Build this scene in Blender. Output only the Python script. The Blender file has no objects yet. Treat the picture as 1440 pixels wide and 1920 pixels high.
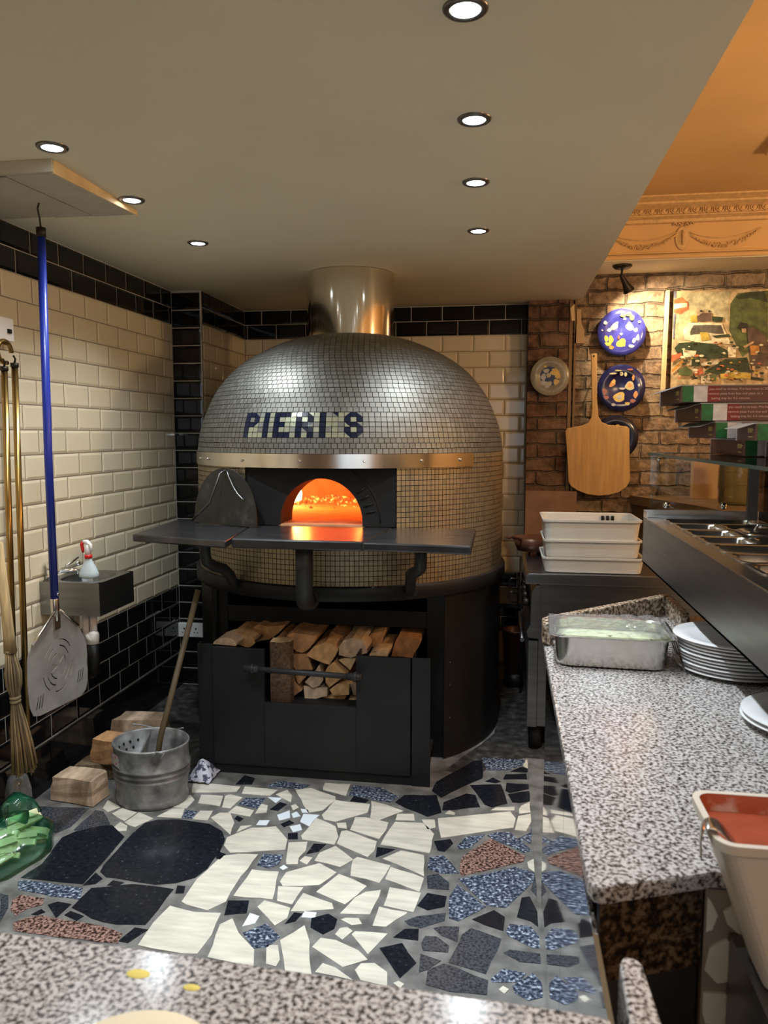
import bpy, math, random
from mathutils import Vector, Matrix
random.seed(7)
PI = math.pi
S = bpy.context.scene
COL = S.collection
# ---------------------------------------------------------------- camera, light, exposure
S.view_settings.view_transform = 'Standard'
S.view_settings.look = 'None'
S.view_settings.gamma = 1.0
S.view_settings.use_curve_mapping = False
S.view_settings.exposure = 0.15
CAMH = 1.55
F_PX = 1442.0
PITCH = math.atan(147 / F_PX)
YAW = math.atan(227 / F_PX * math.cos(PITCH))
cam = bpy.data.cameras.new('camera')
cam.sensor_fit = 'VERTICAL'
cam.sensor_height = 32.0
cam.lens = F_PX / 1920 * 32.0
cam.clip_start = 0.05
cam.dof.use_dof = True
cam.dof.focus_distance = 3.3
cam.dof.aperture_fstop = 5.6
camo = bpy.data.objects.new('camera', cam)
camo.location = (0, 0, CAMH)
camo.rotation_euler = (PI / 2 - PITCH, 0, YAW)
COL.objects.link(camo)
S.camera = camo
W = bpy.data.worlds.new('world')
S.world = W
W.use_nodes = True
W.node_tree.nodes['Background'].inputs[0].default_value = (1.0, 0.85, 0.65, 1)
W.node_tree.nodes['Background'].inputs[1].default_value = 0.05


def light(name, kind, loc, energy, color, parent=None, **kw):
    l = bpy.data.lights.new(name, kind)
    l.energy = energy
    l.color = color
    rot = kw.pop('rot', (0, 0, 0))
    tgt = kw.pop('target', None)
    for k, v in kw.items():
        setattr(l, k, v)
    o = bpy.data.objects.new(name, l)
    COL.objects.link(o)
    o.location = loc
    o.rotation_euler = rot
    if tgt:
        o.rotation_euler = (Vector(tgt) - Vector(loc)).to_track_quat('-Z', 'Y').to_euler()
    if parent:
        o.parent = parent
        o.location = Vector(loc) - Vector(parent.location)
    return o


# added cool fill behind the camera, no window known there
light('rear_cool_fill', 'AREA', (0.9, -2.85, 1.7), 12, (0.72, 0.86, 1.0), shape='RECTANGLE', size=2.6, size_y=1.5,
      rot=(PI / 2, 0, PI))
# warm lamps of the dining room on the right, and one added fill
light('dining_lamp_and_fill', 'POINT', (2.1, 2.9, 2.25), 62, (1.0, 0.66, 0.33), shadow_soft_size=0.12)
light('dining_lamp_and_fill', 'POINT', (1.7, -1.3, 2.25), 26, (1.0, 0.72, 0.44), shadow_soft_size=0.12)  # added warm fill from behind on the right, not a dining-room lamp
light('dining_lamp_and_fill', 'POINT', (2.2, 0.6, 2.25), 36, (1.0, 0.68, 0.36), shadow_soft_size=0.12)


# ---------------------------------------------------------------- materials
def new_mat(name):
    m = bpy.data.materials.new(name)
    m.use_nodes = True
    nt = m.node_tree
    return m, nt, nt.nodes['Principled BSDF']


def noise_node(nt, scale, detail=3, dims=None, kind='ShaderNodeTexNoise'):
    tc = nt.nodes.new('ShaderNodeTexCoord')
    mp = nt.nodes.new('ShaderNodeMapping')
    nt.links.new(tc.outputs['Object'], mp.inputs['Vector'])
    if dims:
        mp.inputs['Scale'].default_value = dims
    t = nt.nodes.new(kind)
    t.inputs['Scale'].default_value = scale
    if kind == 'ShaderNodeTexNoise':
        t.inputs['Detail'].default_value = detail
    nt.links.new(mp.outputs['Vector'], t.inputs['Vector'])
    return t


def ramp(nt, src, stops):
    r = nt.nodes.new('ShaderNodeValToRGB')
    els = r.color_ramp.elements
    while len(els) > 1:
        els.remove(els[-1])
    els[0].position = stops[0][0]
    els[0].color = (*stops[0][1], 1)
    for p, c in stops[1:]:
        e = els.new(p)
        e.color = (*c, 1)
    nt.links.new(src, r.inputs['Fac'])
    return r.outputs['Color']


def bump(nt, b, src, strength=0.3, dist=0.01):
    bn = nt.nodes.new('ShaderNodeBump')
    bn.inputs['Strength'].default_value = strength
    bn.inputs['Distance'].default_value = dist
    nt.links.new(src, bn.inputs['Height'])
    nt.links.new(bn.outputs['Normal'], b.inputs['Normal'])


def mat(name, col, rough=0.5, metal=0.0, var=0.0, scale=8, bmp=0.0, bscale=None, stretch=None, spec=0.5, emit=None, es=0,
        trans=0, alpha=1, ior=1.45, coat=0):
    m, nt, b = new_mat(name)
    b.inputs['Base Color'].default_value = (*col, 1)
    b.inputs['Roughness'].default_value = rough
    b.inputs['Metallic'].default_value = metal
    b.inputs['Specular IOR Level'].default_value = spec
    b.inputs['IOR'].default_value = ior
    if coat:
        b.inputs['Coat Weight'].default_value = coat
        b.inputs['Coat Roughness'].default_value = 0.08
    if trans:
        b.inputs['Transmission Weight'].default_value = trans
    if alpha < 1:
        b.inputs['Alpha'].default_value = alpha
    if emit:
        b.inputs['Emission Color'].default_value = (*emit, 1)
        b.inputs['Emission Strength'].default_value = es
    if var:
        n = noise_node(nt, scale, 5, stretch)
        lo = tuple(max(0, c * (1 - var)) for c in col)
        hi = tuple(min(1, c * (1 + var)) for c in col)
        c = ramp(nt, n.outputs['Fac'], [(0.3, lo), (0.7, hi)])
        nt.links.new(c, b.inputs['Base Color'])
    if bmp:
        n2 = noise_node(nt, bscale or scale, 4, stretch)
        bump(nt, b, n2.outputs['Fac'], bmp, 0.004)
    return m


def speck(name, stops, scale, rough=0.25, dark=None, stretch=None, kind='ShaderNodeTexNoise', detail=6, coat=0):
    m, nt, b = new_mat(name)
    n = noise_node(nt, scale, detail, stretch, kind)
    out = n.outputs['Fac'] if kind == 'ShaderNodeTexNoise' else n.outputs['Color']
    if kind != 'ShaderNodeTexNoise':
        sp = nt.nodes.new('ShaderNodeSeparateColor')
        nt.links.new(out, sp.inputs[0])
        out = sp.outputs[0]
    c = ramp(nt, out, stops)
    if dark:
        n2 = noise_node(nt, scale * 0.42, 4, stretch)
        mx = nt.nodes.new('ShaderNodeMix')
        mx.data_type = 'RGBA'
        f = ramp(nt, n2.outputs['Fac'], [(dark[1], (0, 0, 0)), (dark[1] + 0.03, (1, 1, 1))])
        nt.links.new(f, mx.inputs['Factor'])
        nt.links.new(c, mx.inputs['A'])
        mx.inputs['B'].default_value = (*dark[0], 1)
        c = mx.outputs['Result']
    nt.links.new(c, b.inputs['Base Color'])
    b.inputs['Roughness'].default_value = rough
    if coat:
        b.inputs['Coat Weight'].default_value = coat
        b.inputs['Coat Roughness'].default_value = 0.08
    return m


M = {}
M['cream_tile'] = mat('cream_tile', (0.66, 0.58, 0.42), 0.10, var=0.05, scale=1.5)
M['cream_tile_b'] = mat('cream_tile_b', (0.62, 0.545, 0.39), 0.10, var=0.05, scale=1.5)
M['black_tile'] = mat('black_tile', (0.006, 0.006, 0.007), 0.08)
M['grout_dark'] = mat('grout_dark', (0.22, 0.18, 0.13), 0.9)
M['grout_pale'] = mat('grout_pale', (0.40, 0.38, 0.34), 0.9, var=0.3, scale=6)
M['ceiling'] = mat('ceiling', (0.79, 0.75, 0.575), 0.85, var=0.03, scale=2)
M['orange'] = mat('orange', (0.66, 0.42, 0.19), 0.75, var=0.06, scale=3)
M['orange_relief'] = mat('orange_relief', (0.64, 0.42, 0.20), 0.7, var=0.15, scale=40)
M['white_paint'] = mat('white_paint', (0.75, 0.68, 0.52), 0.8, var=0.06, scale=4)
M['dining_wall'] = mat('dining_wall', (0.55, 0.38, 0.2), 0.9)
M['steel'] = mat('steel', (0.62, 0.60, 0.56), 0.22, 1.0, var=0.06, scale=3, stretch=(1, 1, 30))
M['steel_dull'] = mat('steel_dull', (0.27, 0.275, 0.28), 0.32, 1.0, var=0.15, scale=3, stretch=(1, 1, 12))
M['steel_dark'] = mat('steel_dark', (0.16, 0.15, 0.14), 0.3, 0.9, var=0.2, scale=4)
M['steel_mirror'] = mat('steel_mirror', (0.72, 0.74, 0.78), 0.045, 1.0)
M['flue_steel'] = mat('flue_steel', (0.80, 0.75, 0.66), 0.11, 1.0, var=0.08, scale=10, stretch=(1, 1, 0.05), bmp=0.12, bscale=14)
M['band_steel'] = mat('band_steel', (0.70, 0.66, 0.60), 0.2, 1.0)
M['chrome'] = mat('chrome', (0.85, 0.85, 0.85), 0.07, 1.0)
M['galv'] = speck('galvanised', [(0.3, (0.10, 0.10, 0.10)), (0.55, (0.24, 0.24, 0.235)), (0.75, (0.38, 0.38, 0.37))], 16, 0.42)
M['galv'].node_tree.nodes['Principled BSDF'].inputs['Metallic'].default_value = 0.35
M['alu'] = speck('aluminium', [(0.3, (0.27, 0.255, 0.23)), (0.7, (0.40, 0.385, 0.36))], 9, 0.42, dark=((0.13, 0.075, 0.035), 0.66))
M['alu'].node_tree.nodes['Principled BSDF'].inputs['Metallic'].default_value = 0.45
M['black_steel'] = mat('black_steel', (0.009, 0.0095, 0.010), 0.45, var=0.25, scale=6, spec=0.4)
M['bin_steel'] = mat('bin_steel', (0.011, 0.012, 0.0135), 0.5, var=0.2, scale=5, spec=0.4)
M['soot'] = mat('soot', (0.006, 0.006, 0.006), 0.7, var=0.3, scale=10)
M['shelf_iron'] = mat('shelf_iron', (0.085, 0.086, 0.09), 0.26, 0.85, var=0.35, scale=7, stretch=(1, 3, 1))
M['cast_iron'] = mat('cast_iron', (0.035, 0.036, 0.038), 0.5, 0.4, bmp=0.3, bscale=80)
M['door_iron'] = speck('door_iron', [(0.3, (0.006, 0.006, 0.005)), (0.6, (0.016, 0.015, 0.013)), (0.8, (0.09, 0.085, 0.065))], 9, 0.5)
M['mos_a'] = mat('mosaic_a', (0.205, 0.20, 0.175), 0.55, 0.85)
M['mos_b'] = mat('mosaic_b', (0.185, 0.18, 0.157), 0.53, 0.85)
M['mos_c'] = mat('mosaic_c', (0.23, 0.225, 0.20), 0.57, 0.85)
M['mos_gold'] = mat('mosaic_warm', (0.40, 0.325, 0.21), 0.38, 0.75)
M['mos_gold_b'] = mat('mosaic_warm_b', (0.34, 0.28, 0.18), 0.36, 0.75)
M['mos_navy'] = mat('mosaic_navy', (0.010, 0.014, 0.035), 0.15)
M['mos_pale'] = mat('mosaic_pale', (0.36, 0.37, 0.26), 0.3, 0.4)
M['mos_grout'] = mat('mosaic_grout', (0.030, 0.026, 0.020), 0.9)
M['firebrick'] = mat('firebrick', (0.62, 0.33, 0.17), 0.9, var=0.25, scale=8, bmp=0.4, bscale=14)
M['ember'] = speck('ember', [(0.35, (0.04, 0.02, 0.01)), (0.5, (0.5, 0.12, 0.02)), (0.65, (1, 0.5, 0.12))], 25, 0.9)
_b = M['ember'].node_tree.nodes['Principled BSDF']
_c = [l for l in M['ember'].node_tree.links if l.to_socket == _b.inputs['Base Color']][0].from_socket
M['ember'].node_tree.links.new(_c, _b.inputs['Emission Color'])
_b.inputs['Emission Strength'].default_value = 1.6
M['flame'] = mat('flame', (1, 0.5, 0.15), 0.9, emit=(1.0, 0.62, 0.25), es=9)
M['bark'] = mat('bark', (0.10, 0.06, 0.035), 0.95, var=0.5, scale=30, bmp=0.6, bscale=40, stretch=(3, 0.4, 3))
for i, c in enumerate([(0.52, 0.30, 0.13), (0.62, 0.42, 0.22), (0.44, 0.23, 0.10), (0.50, 0.36, 0.24)]):
    M['wood%d' % i] = mat('split_wood_%s' % 'abcd'[i], c, 0.85, var=0.28, scale=22, bmp=0.35, bscale=30, stretch=(1.5, 0.5, 1))
M['peel_wood'] = mat('peel_wood', (0.56, 0.34, 0.13), 0.5, var=0.16, scale=7, stretch=(7, 1, 0.6))
M['raw_pine'] = mat('raw_pine', (0.70, 0.52, 0.28), 0.7, var=0.15, scale=10)
M['hatch_paint'] = mat('hatch_paint', (0.50, 0.46, 0.37), 0.8, var=0.08, scale=6)
M['blue_pole'] = mat('blue_pole', (0.010, 0.022, 0.20), 0.3)
M['brass'] = mat('brass', (0.40, 0.25, 0.08), 0.25, 1.0, var=0.3, scale=6, stretch=(1, 1, 0.3))
M['bronze_dark'] = mat('bronze_dark', (0.16, 0.09, 0.04), 0.35, 0.9)
M['straw'] = mat('straw', (0.38, 0.27, 0.13), 0.95, var=0.35, scale=30, bmp=0.6, bscale=60, stretch=(3, 3, 0.2))
M['straw_dark'] = mat('straw_dark', (0.16, 0.11, 0.06), 0.95, var=0.35, scale=30, bmp=0.6, bscale=60, stretch=(3, 3, 0.2))
M['twine'] = mat('twine', (0.30, 0.22, 0.12), 0.9)
M['white_plastic'] = mat('white_plastic', (0.78, 0.77, 0.74), 0.35)
M['pink_plastic'] = mat('pink_plastic', (0.75, 0.68, 0.66), 0.35)
M['red_plastic'] = mat('red_plastic', (0.55, 0.015, 0.015), 0.3)
M['bottle'] = mat('bottle_plastic', (0.62, 0.70, 0.70), 0.25, trans=0.25)
M['dark_hole'] = mat('dark_hole', (0.004, 0.004, 0.004), 0.8)
M['green_bag'] = mat('green_bag', (0.01, 0.30, 0.14), 0.2, trans=0.55, alpha=0.62)
M['pale_stick'] = mat('pale_stick', (0.68, 0.70, 0.42), 0.8, var=0.2, scale=20)
M['clear_plastic'] = mat('clear_plastic', (0.85, 0.88, 0.88), 0.12, alpha=0.35)
M['cling'] = mat('cling_film', (0.9, 0.92, 0.93), 0.08, alpha=0.2, bmp=0.8, bscale=30)
M['cheese'] = mat('cheese', (0.62, 0.66, 0.45), 0.6, var=0.15, scale=12)
M['cloth'] = speck('printed_cloth', [(0.45, (0.06, 0.06, 0.10)), (0.5, (0.55, 0.55, 0.62))], 40, 0.9)
M['granite'] = speck('granite', [(0.36, (0.030, 0.028, 0.027)), (0.43, (0.15, 0.13, 0.12)), (0.49, (0.34, 0.31, 0.29)), (0.60, (0.55, 0.52, 0.50))], 150, 0.16, detail=3)
M['granite_brown'] = speck('granite_brown', [(0.36, (0.03, 0.025, 0.02)), (0.46, (0.18, 0.12, 0.075)), (0.52, (0.34, 0.25, 0.17)), (0.6, (0.50, 0.42, 0.33))], 95, 0.2, detail=3)
M['tub_plastic'] = mat('tub_plastic', (0.62, 0.57, 0.48), 0.45)
M['apron_shaded'] = speck('apron_shaded', [(0.38, (0.008, 0.006, 0.004)), (0.5, (0.045, 0.025, 0.012)), (0.62, (0.13, 0.085, 0.05))], 95, 0.2, detail=3)  # brown granite darkened so the colour carries the apron's shade
M['plate'] = mat('white_china', (0.72, 0.72, 0.72), 0.06, spec=0.7)
M['tray'] = mat('dough_tray', (0.60, 0.58, 0.52), 0.4, var=0.05, scale=6)
M['glass'] = mat('glass', (0.85, 0.95, 0.93), 0.02, alpha=0.14, spec=0.8)
M['glass_edge'] = mat('glass_edge', (0.02, 0.05, 0.045), 0.1, spec=0.8)
M['cardboard'] = mat('grey_card', (0.34, 0.33, 0.31), 0.8)
M['box_brown'] = mat('box_brown', (0.11, 0.045, 0.030), 0.5)
M['box_red'] = mat('box_red', (0.22, 0.018, 0.012), 0.5, var=0.2, scale=9)
M['box_green'] = mat('box_green', (0.015, 0.13, 0.03), 0.5, var=0.35, scale=40, stretch=(1, 1, 1))
M['box_white'] = mat('box_white', (0.62, 0.58, 0.56), 0.5, var=0.15, scale=40)
M['box_text'] = mat('box_text', (0.62, 0.42, 0.38), 0.6)
M['box_gold'] = mat('box_gold', (0.55, 0.42, 0.14), 0.5)
M['sauce'] = mat('tomato_sauce', (0.33, 0.065, 0.03), 0.35, var=0.25, scale=12)
M['sauce_stain'] = speck('sauce_stain', [(0.45, (0.62, 0.40, 0.32)), (0.55, (0.45, 0.09, 0.03))], 20, 0.5)
M['dough'] = mat('dough', (0.80, 0.70, 0.50), 0.8, var=0.06, scale=10)
M['egg'] = mat('yellow_crumb', (0.75, 0.62, 0.15), 0.7)
M['brown_panel'] = mat('brown_panel', (0.28, 0.16, 0.10), 0.5, var=0.2, scale=12)
M['pan_brown'] = mat('pan_brown', (0.16, 0.07, 0.04), 0.35, 0.3)
M['wood_ledge'] = mat('wood_ledge', (0.17, 0.10, 0.05), 0.45, var=0.2, scale=8)
M['lamp_black'] = mat('lamp_black', (0.03, 0.022, 0.015), 0.4, 0.5)
M['led'] = mat('led', (1, 1, 1), 0.5, emit=(0.86, 0.95, 1.0), es=16)
M['bulb'] = mat('warm_bulb', (1, 1, 1), 0.5, emit=(1.0, 0.85, 0.55), es=20)
M['added_glow_panel'] = mat('added_glow_panel', (0.8, 0.9, 1), 0.5, emit=(0.62, 0.82, 1.0), es=0.6)  # cool glow of the added panel behind the camera
M['oak_trim'] = mat('oak_trim', (0.52, 0.36, 0.2), 0.6)
M['jar_glass'] = mat('jar_glass', (0.42, 0.38, 0.22), 0.1, trans=0.5, alpha=0.75, bmp=0.5, bscale=40)
M['st_C'] = mat('travertine', (0.62, 0.585, 0.49), 0.13, var=0.16, scale=7, stretch=(1, 5, 1))
M['st_K'] = speck('black_stone', [(0.3, (0.006, 0.007, 0.010)), (0.66, (0.014, 0.016, 0.022)), (0.76, (0.10, 0.11, 0.13))], 70, 0.14)
M['st_D'] = speck('dark_grey_stone', [(0.35, (0.020, 0.022, 0.028)), (0.6, (0.065, 0.072, 0.085))], 120, 0.16)
M['st_B'] = speck('blue_stone', [(0.36, (0.020, 0.026, 0.045)), (0.5, (0.065, 0.08, 0.115)), (0.6, (0.18, 0.21, 0.27)), (0.70, (0.48, 0.55, 0.62))], 95, 0.14, detail=2)
M['st_R'] = speck('red_granite', [(0.40, (0.03, 0.014, 0.012)), (0.5, (0.19, 0.11, 0.09)), (0.62, (0.36, 0.22, 0.18))], 110, 0.18, detail=2)
M['st_W'] = mat('white_marble', (0.70, 0.76, 0.80), 0.12)
M['floor_grout'] = speck('floor_grout', [(0.35, (0.10, 0.097, 0.09)), (0.6, (0.19, 0.185, 0.172)), (0.75, (0.26, 0.25, 0.235))], 14, 0.38)
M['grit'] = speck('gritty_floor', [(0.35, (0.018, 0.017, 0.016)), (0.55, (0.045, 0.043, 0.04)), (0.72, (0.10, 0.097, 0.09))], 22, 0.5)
M['clad_grout'] = mat('clad_grout', (0.30, 0.24, 0.18), 0.7)
M['clad_stone'] = mat('clad_stone', (0.74, 0.68, 0.56), 0.35, var=0.1, scale=9)


def clear(name, tint, gloss=0.06, haze=0.0, hazecol=(1, 1, 1), bmp=0.0, bs=30):
    m = bpy.data.materials.new(name)
    m.use_nodes = True
    nt = m.node_tree
    nt.nodes.clear()
    out = nt.nodes.new('ShaderNodeOutputMaterial')
    tr = nt.nodes.new('ShaderNodeBsdfTransparent')
    tr.inputs[0].default_value = (*tint, 1)
    gl = nt.nodes.new('ShaderNodeBsdfGlossy')
    gl.inputs['Roughness'].default_value = gloss
    df = nt.nodes.new('ShaderNodeBsdfDiffuse')
    df.inputs[0].default_value = (*hazecol, 1)
    m0 = nt.nodes.new('ShaderNodeMixShader')
    m0.inputs[0].default_value = haze
    nt.links.new(tr.outputs[0], m0.inputs[1])
    nt.links.new(df.outputs[0], m0.inputs[2])
    fr = nt.nodes.new('ShaderNodeFresnel')
    fr.inputs['IOR'].default_value = 1.45
    m1 = nt.nodes.new('ShaderNodeMixShader')
    nt.links.new(fr.outputs[0], m1.inputs[0])
    nt.links.new(m0.outputs[0], m1.inputs[1])
    nt.links.new(gl.outputs[0], m1.inputs[2])
    nt.links.new(m1.outputs[0], out.inputs[0])
    if bmp:
        n = noise_node(nt, bs, 4)
        b = nt.nodes.new('ShaderNodeBump')
        b.inputs['Strength'].default_value = bmp
        b.inputs['Distance'].default_value = 0.004
        nt.links.new(n.outputs['Fac'], b.inputs['Height'])
        nt.links.new(b.outputs[0], gl.inputs['Normal'])
        nt.links.new(b.outputs[0], fr.inputs['Normal'])
    return m


M['glass'] = clear('glass', (0.93, 0.96, 0.94), 0.02)
M['clear_plastic'] = clear('clear_plastic', (0.9, 0.9, 0.9), 0.12, 0.12)
M['cling'] = clear('cling_film', (0.97, 0.98, 0.98), 0.08, 0.10, bmp=1.0, bs=22)
M['jar_glass'] = clear('jar_glass', (0.62, 0.58, 0.38), 0.08, 0.30, (0.35, 0.30, 0.15), 0.6, 40)
M['green_bag'] = clear('green_bag', (0.74, 0.95, 0.84), 0.15, 0.11, (0.01, 0.30, 0.14), 0.6, 9)


def brick_mat(name, c1, c2, mortar, paint):
    m, nt, b = new_mat(name)
    tc = nt.nodes.new('ShaderNodeTexCoord')
    sx = nt.nodes.new('ShaderNodeSeparateXYZ')
    cb = nt.nodes.new('ShaderNodeCombineXYZ')
    nt.links.new(tc.outputs['Object'], sx.inputs[0])
    add = nt.nodes.new('ShaderNodeMath')
    nt.links.new(sx.outputs[0], add.inputs[0])
    nt.links.new(sx.outputs[1], add.inputs[1])
    nt.links.new(add.outputs[0], cb.inputs[0])
    nt.links.new(sx.outputs[2], cb.inputs[1])
    dn = nt.nodes.new('ShaderNodeTexNoise')
    dn.inputs['Scale'].default_value = 9
    nt.links.new(tc.outputs['Object'], dn.inputs['Vector'])
    vm = nt.nodes.new('ShaderNodeVectorMath')
    vm.operation = 'SCALE'
    vm.inputs['Scale'].default_value = 0.035
    nt.links.new(dn.outputs['Color'], vm.inputs[0])
    va = nt.nodes.new('ShaderNodeVectorMath')
    nt.links.new(cb.outputs[0], va.inputs[0])
    nt.links.new(vm.outputs[0], va.inputs[1])
    bt = nt.nodes.new('ShaderNodeTexBrick')
    bt.inputs['Scale'].default_value = 1.0
    bt.inputs['Brick Width'].default_value = 0.235
    bt.inputs['Row Height'].default_value = 0.088
    bt.inputs['Mortar Size'].default_value = 0.009
    bt.inputs['Mortar Smooth'].default_value = 0.6
    bt.inputs['Color1'].default_value = (*c1, 1)
    bt.inputs['Color2'].default_value = (*c2, 1)
    bt.inputs['Mortar'].default_value = (*mortar, 1)
    nt.links.new(va.outputs[0], bt.inputs['Vector'])
    n = nt.nodes.new('ShaderNodeTexNoise')
    n.inputs['Scale'].default_value = 16
    n.inputs['Detail'].default_value = 8
    n.inputs['Roughness'].default_value = 0.7
    nt.links.new(tc.outputs['Object'], n.inputs['Vector'])
    f = ramp(nt, n.outputs['Fac'], [(0.35, (0.3, 0.28, 0.26)), (0.68, (1.35, 1.3, 1.25))])
    mx = nt.nodes.new('ShaderNodeMix')
    mx.data_type = 'RGBA'
    mx.blend_type = 'MULTIPLY'
    mx.inputs['Factor'].default_value = 1
    nt.links.new(bt.outputs['Color'], mx.inputs['A'])
    nt.links.new(f, mx.inputs['B'])
    n2 = nt.nodes.new('ShaderNodeTexNoise')
    n2.inputs['Scale'].default_value = 5
    n2.inputs['Detail'].default_value = 6
    nt.links.new(tc.outputs['Object'], n2.inputs['Vector'])
    f2 = ramp(nt, n2.outputs['Fac'], [(0.5, (0, 0, 0)), (0.72, (paint, paint, paint))])
    mx2 = nt.nodes.new('ShaderNodeMix')
    mx2.data_type = 'RGBA'
    nt.links.new(f2, mx2.inputs['Factor'])
    nt.links.new(mx.outputs['Result'], mx2.inputs['A'])
    mx2.inputs['B'].default_value = (0.48, 0.38, 0.25, 1)
    nt.links.new(mx2.outputs['Result'], b.inputs['Base Color'])
    b.inputs['Roughness'].default_value = 0.85
    mm = nt.nodes.new('ShaderNodeMath')
    mm.operation = 'MULTIPLY_ADD'
    nt.links.new(bt.outputs['Fac'], mm.inputs[0])
    mm.inputs[1].default_value = -1.0
    nt.links.new(n.outputs['Fac'], mm.inputs[2])
    bump(nt, b, mm.outputs[0], 1.0, 0.03)
    return m


M['brick_pier'] = brick_mat('brick_pier', (0.25, 0.14, 0.095), (0.17, 0.09, 0.06), (0.12, 0.075, 0.05), 0.25)
M['brick_wall'] = brick_mat('brick_wall', (0.42, 0.31, 0.215), (0.31, 0.21, 0.14), (0.19, 0.14, 0.10), 0.75)


# ---------------------------------------------------------------- mesh builder
class MB:
    def __init__(s):
        s.v, s.f, s.m, s.sm = [], [], [], []

    def add(s, vs, fs, mi=0, sm=False):
        o = len(s.v)
        s.v += [tuple(v) for v in vs]
        for f in fs:
            s.f.append([o + i for i in f])
            s.m.append(mi)
            s.sm.append(sm)
        return s

    def box(s, x0, x1, y0, y1, z0, z1, mi=0, rot=0, c=None):
        vs = [(x, y, z) for z in (z0, z1) for y in (y0, y1) for x in (x0, x1)]
        if rot:
            cx, cy = c or ((x0 + x1) / 2, (y0 + y1) / 2)
            ca, sa = math.cos(rot), math.sin(rot)
            vs = [(cx + (x - cx) * ca - (y - cy) * sa, cy + (x - cx) * sa + (y - cy) * ca, z) for x, y, z in vs]
        return s.add(vs, [(0, 2, 3, 1), (4, 5, 7, 6), (0, 1, 5, 4), (2, 6, 7, 3), (0, 4, 6, 2), (1, 3, 7, 5)], mi)

    def prism(s, poly, axis, a, b, mi=0, cap=None, sm=False, top=None):
        """poly of 2D points extruded along axis from a to b ('z': xy poly, 'y': xz poly, 'x': yz poly)"""
        def P(p, t):
            return (p[0], p[1], t) if axis == 'z' else (p[0], t, p[1]) if axis == 'y' else (t, p[0], p[1])
        n = len(poly)
        q = top or poly
        vs = [P(p, a) for p in poly] + [P(p, b) for p in q]
        s.add(vs, [[i, (i + 1) % n, n + (i + 1) % n, n + i] for i in range(n)], mi, sm)
        o = len(s.v) - 2 * n
        for f in (list(range(n))[::-1], list(range(n, 2 * n))):
            s.f.append([o + i for i in f])
            s.m.append(mi if cap is None else cap)
            s.sm.append(False)
        return s

    def lathe(s, prof, c=(0, 0, 0), axis='z', n=32, mi=0, a0=0, a1=2 * PI, sm=True, sx=1, sy=1, flip=1):
        full = abs(a1 - a0 - 2 * PI) < 1e-6
        k = n if full else n + 1
        vs = []
        for r, z in prof:
            for i in range(k):
                a = a0 + (a1 - a0) * i / n
                x, y = r * math.cos(a) * sx, r * math.sin(a) * sy
                if axis == 'z':
                    vs.append((c[0] + x, c[1] + y, c[2] + z))
                elif axis == 'y':
                    vs.append((c[0] + x, c[1] + z * flip, c[2] + y))
                else:
                    vs.append((c[0] + z * flip, c[1] + x, c[2] + y))
        fs = []
        for j in range(len(prof) - 1):
            for i in range(n):
                i2 = (i + 1) % k if full else i + 1
                fs.append([j * k + i, j * k + i2, (j + 1) * k + i2, (j + 1) * k + i])
        return s.add(vs, fs, mi, sm)

    def tube(s, pts, r, n=12, mi=0, cap=True, sm=True):
        pts = [Vector(p) for p in pts]
        rr = r if isinstance(r, (list, tuple)) else [r] * len(pts)
        vs = []
        prev = None
        for i, p in enumerate(pts):
            d = (pts[min(i + 1, len(pts) - 1)] - pts[max(i - 1, 0)]).normalized()
            if prev is None:
                up = Vector((0, 0, 1)) if abs(d.z) < 0.9 else Vector((1, 0, 0))
                u = d.cross(up).normalized()
            else:
                u = (prev - d * prev.dot(d)).normalized()
            prev = u
            w = d.cross(u)
            for k in range(n):
                a = 2 * PI * k / n
                vs.append(p + (u * math.cos(a) + w * math.sin(a)) * rr[i])
        m = len(pts)
        fs = [[j * n + k, j * n + (k + 1) % n, (j + 1) * n + (k + 1) % n, (j + 1) * n + k] for j in range(m - 1) for k in range(n)]
        s.add(vs, fs, mi, sm)
        if cap:
            o = len(s.v) - m * n
            for f in (list(range(n))[::-1], list(range((m - 1) * n, m * n))):
                s.f.append([o + i for i in f])
                s.m.append(mi)
                s.sm.append(False)
        return s

    def ball(s, c, r, n=14, mi=0, sx=1, sy=1, sz=1):
        prof = [(max(1e-4, r * math.sin(PI * i / (n // 2))), -r * math.cos(PI * i / (n // 2)) * sz) for i in range(n // 2 + 1)]
        return s.lathe(prof, c, 'z', n, mi, sx=sx, sy=sy)

    def build(s, name, mats, parent=None, at=None, bevel=0, solid=0, sub=0, **props):
        me = bpy.data.meshes.new(name)
        org = Vector((0, 0, 0))
        if parent is not None:
            q = parent
            while q is not None:
                org += Vector(q.location)
                q = q.parent
        elif at is not None:
            org = Vector(at)
        me.from_pydata([Vector(v) - org for v in s.v], [], s.f)
        if not isinstance(mats, (list, tuple)):
            mats = [mats]
        for m in mats:
            me.materials.append(M[m] if isinstance(m, str) else m)
        for p, mi, sm in zip(me.polygons, s.m, s.sm):
            p.material_index = mi
            p.use_smooth = sm
        me.update()
        o = bpy.data.objects.new(name, me)
        COL.objects.link(o)
        if parent is not None:
            o.parent = parent
        elif at is not None:
            o.location = at
        if solid:
            md = o.modifiers.new('solid', 'SOLIDIFY')
            md.thickness = solid
            md.offset = 0
        if bevel:
            md = o.modifiers.new('bevel', 'BEVEL')
            md.width = bevel
            md.segments = 2
            md.limit_method = 'ANGLE'
        if sub:
            md = o.modifiers.new('sub', 'SUBSURF')
            md.levels = md.render_levels = sub
        for k, v in props.items():
            o[k] = v
        return o


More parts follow.
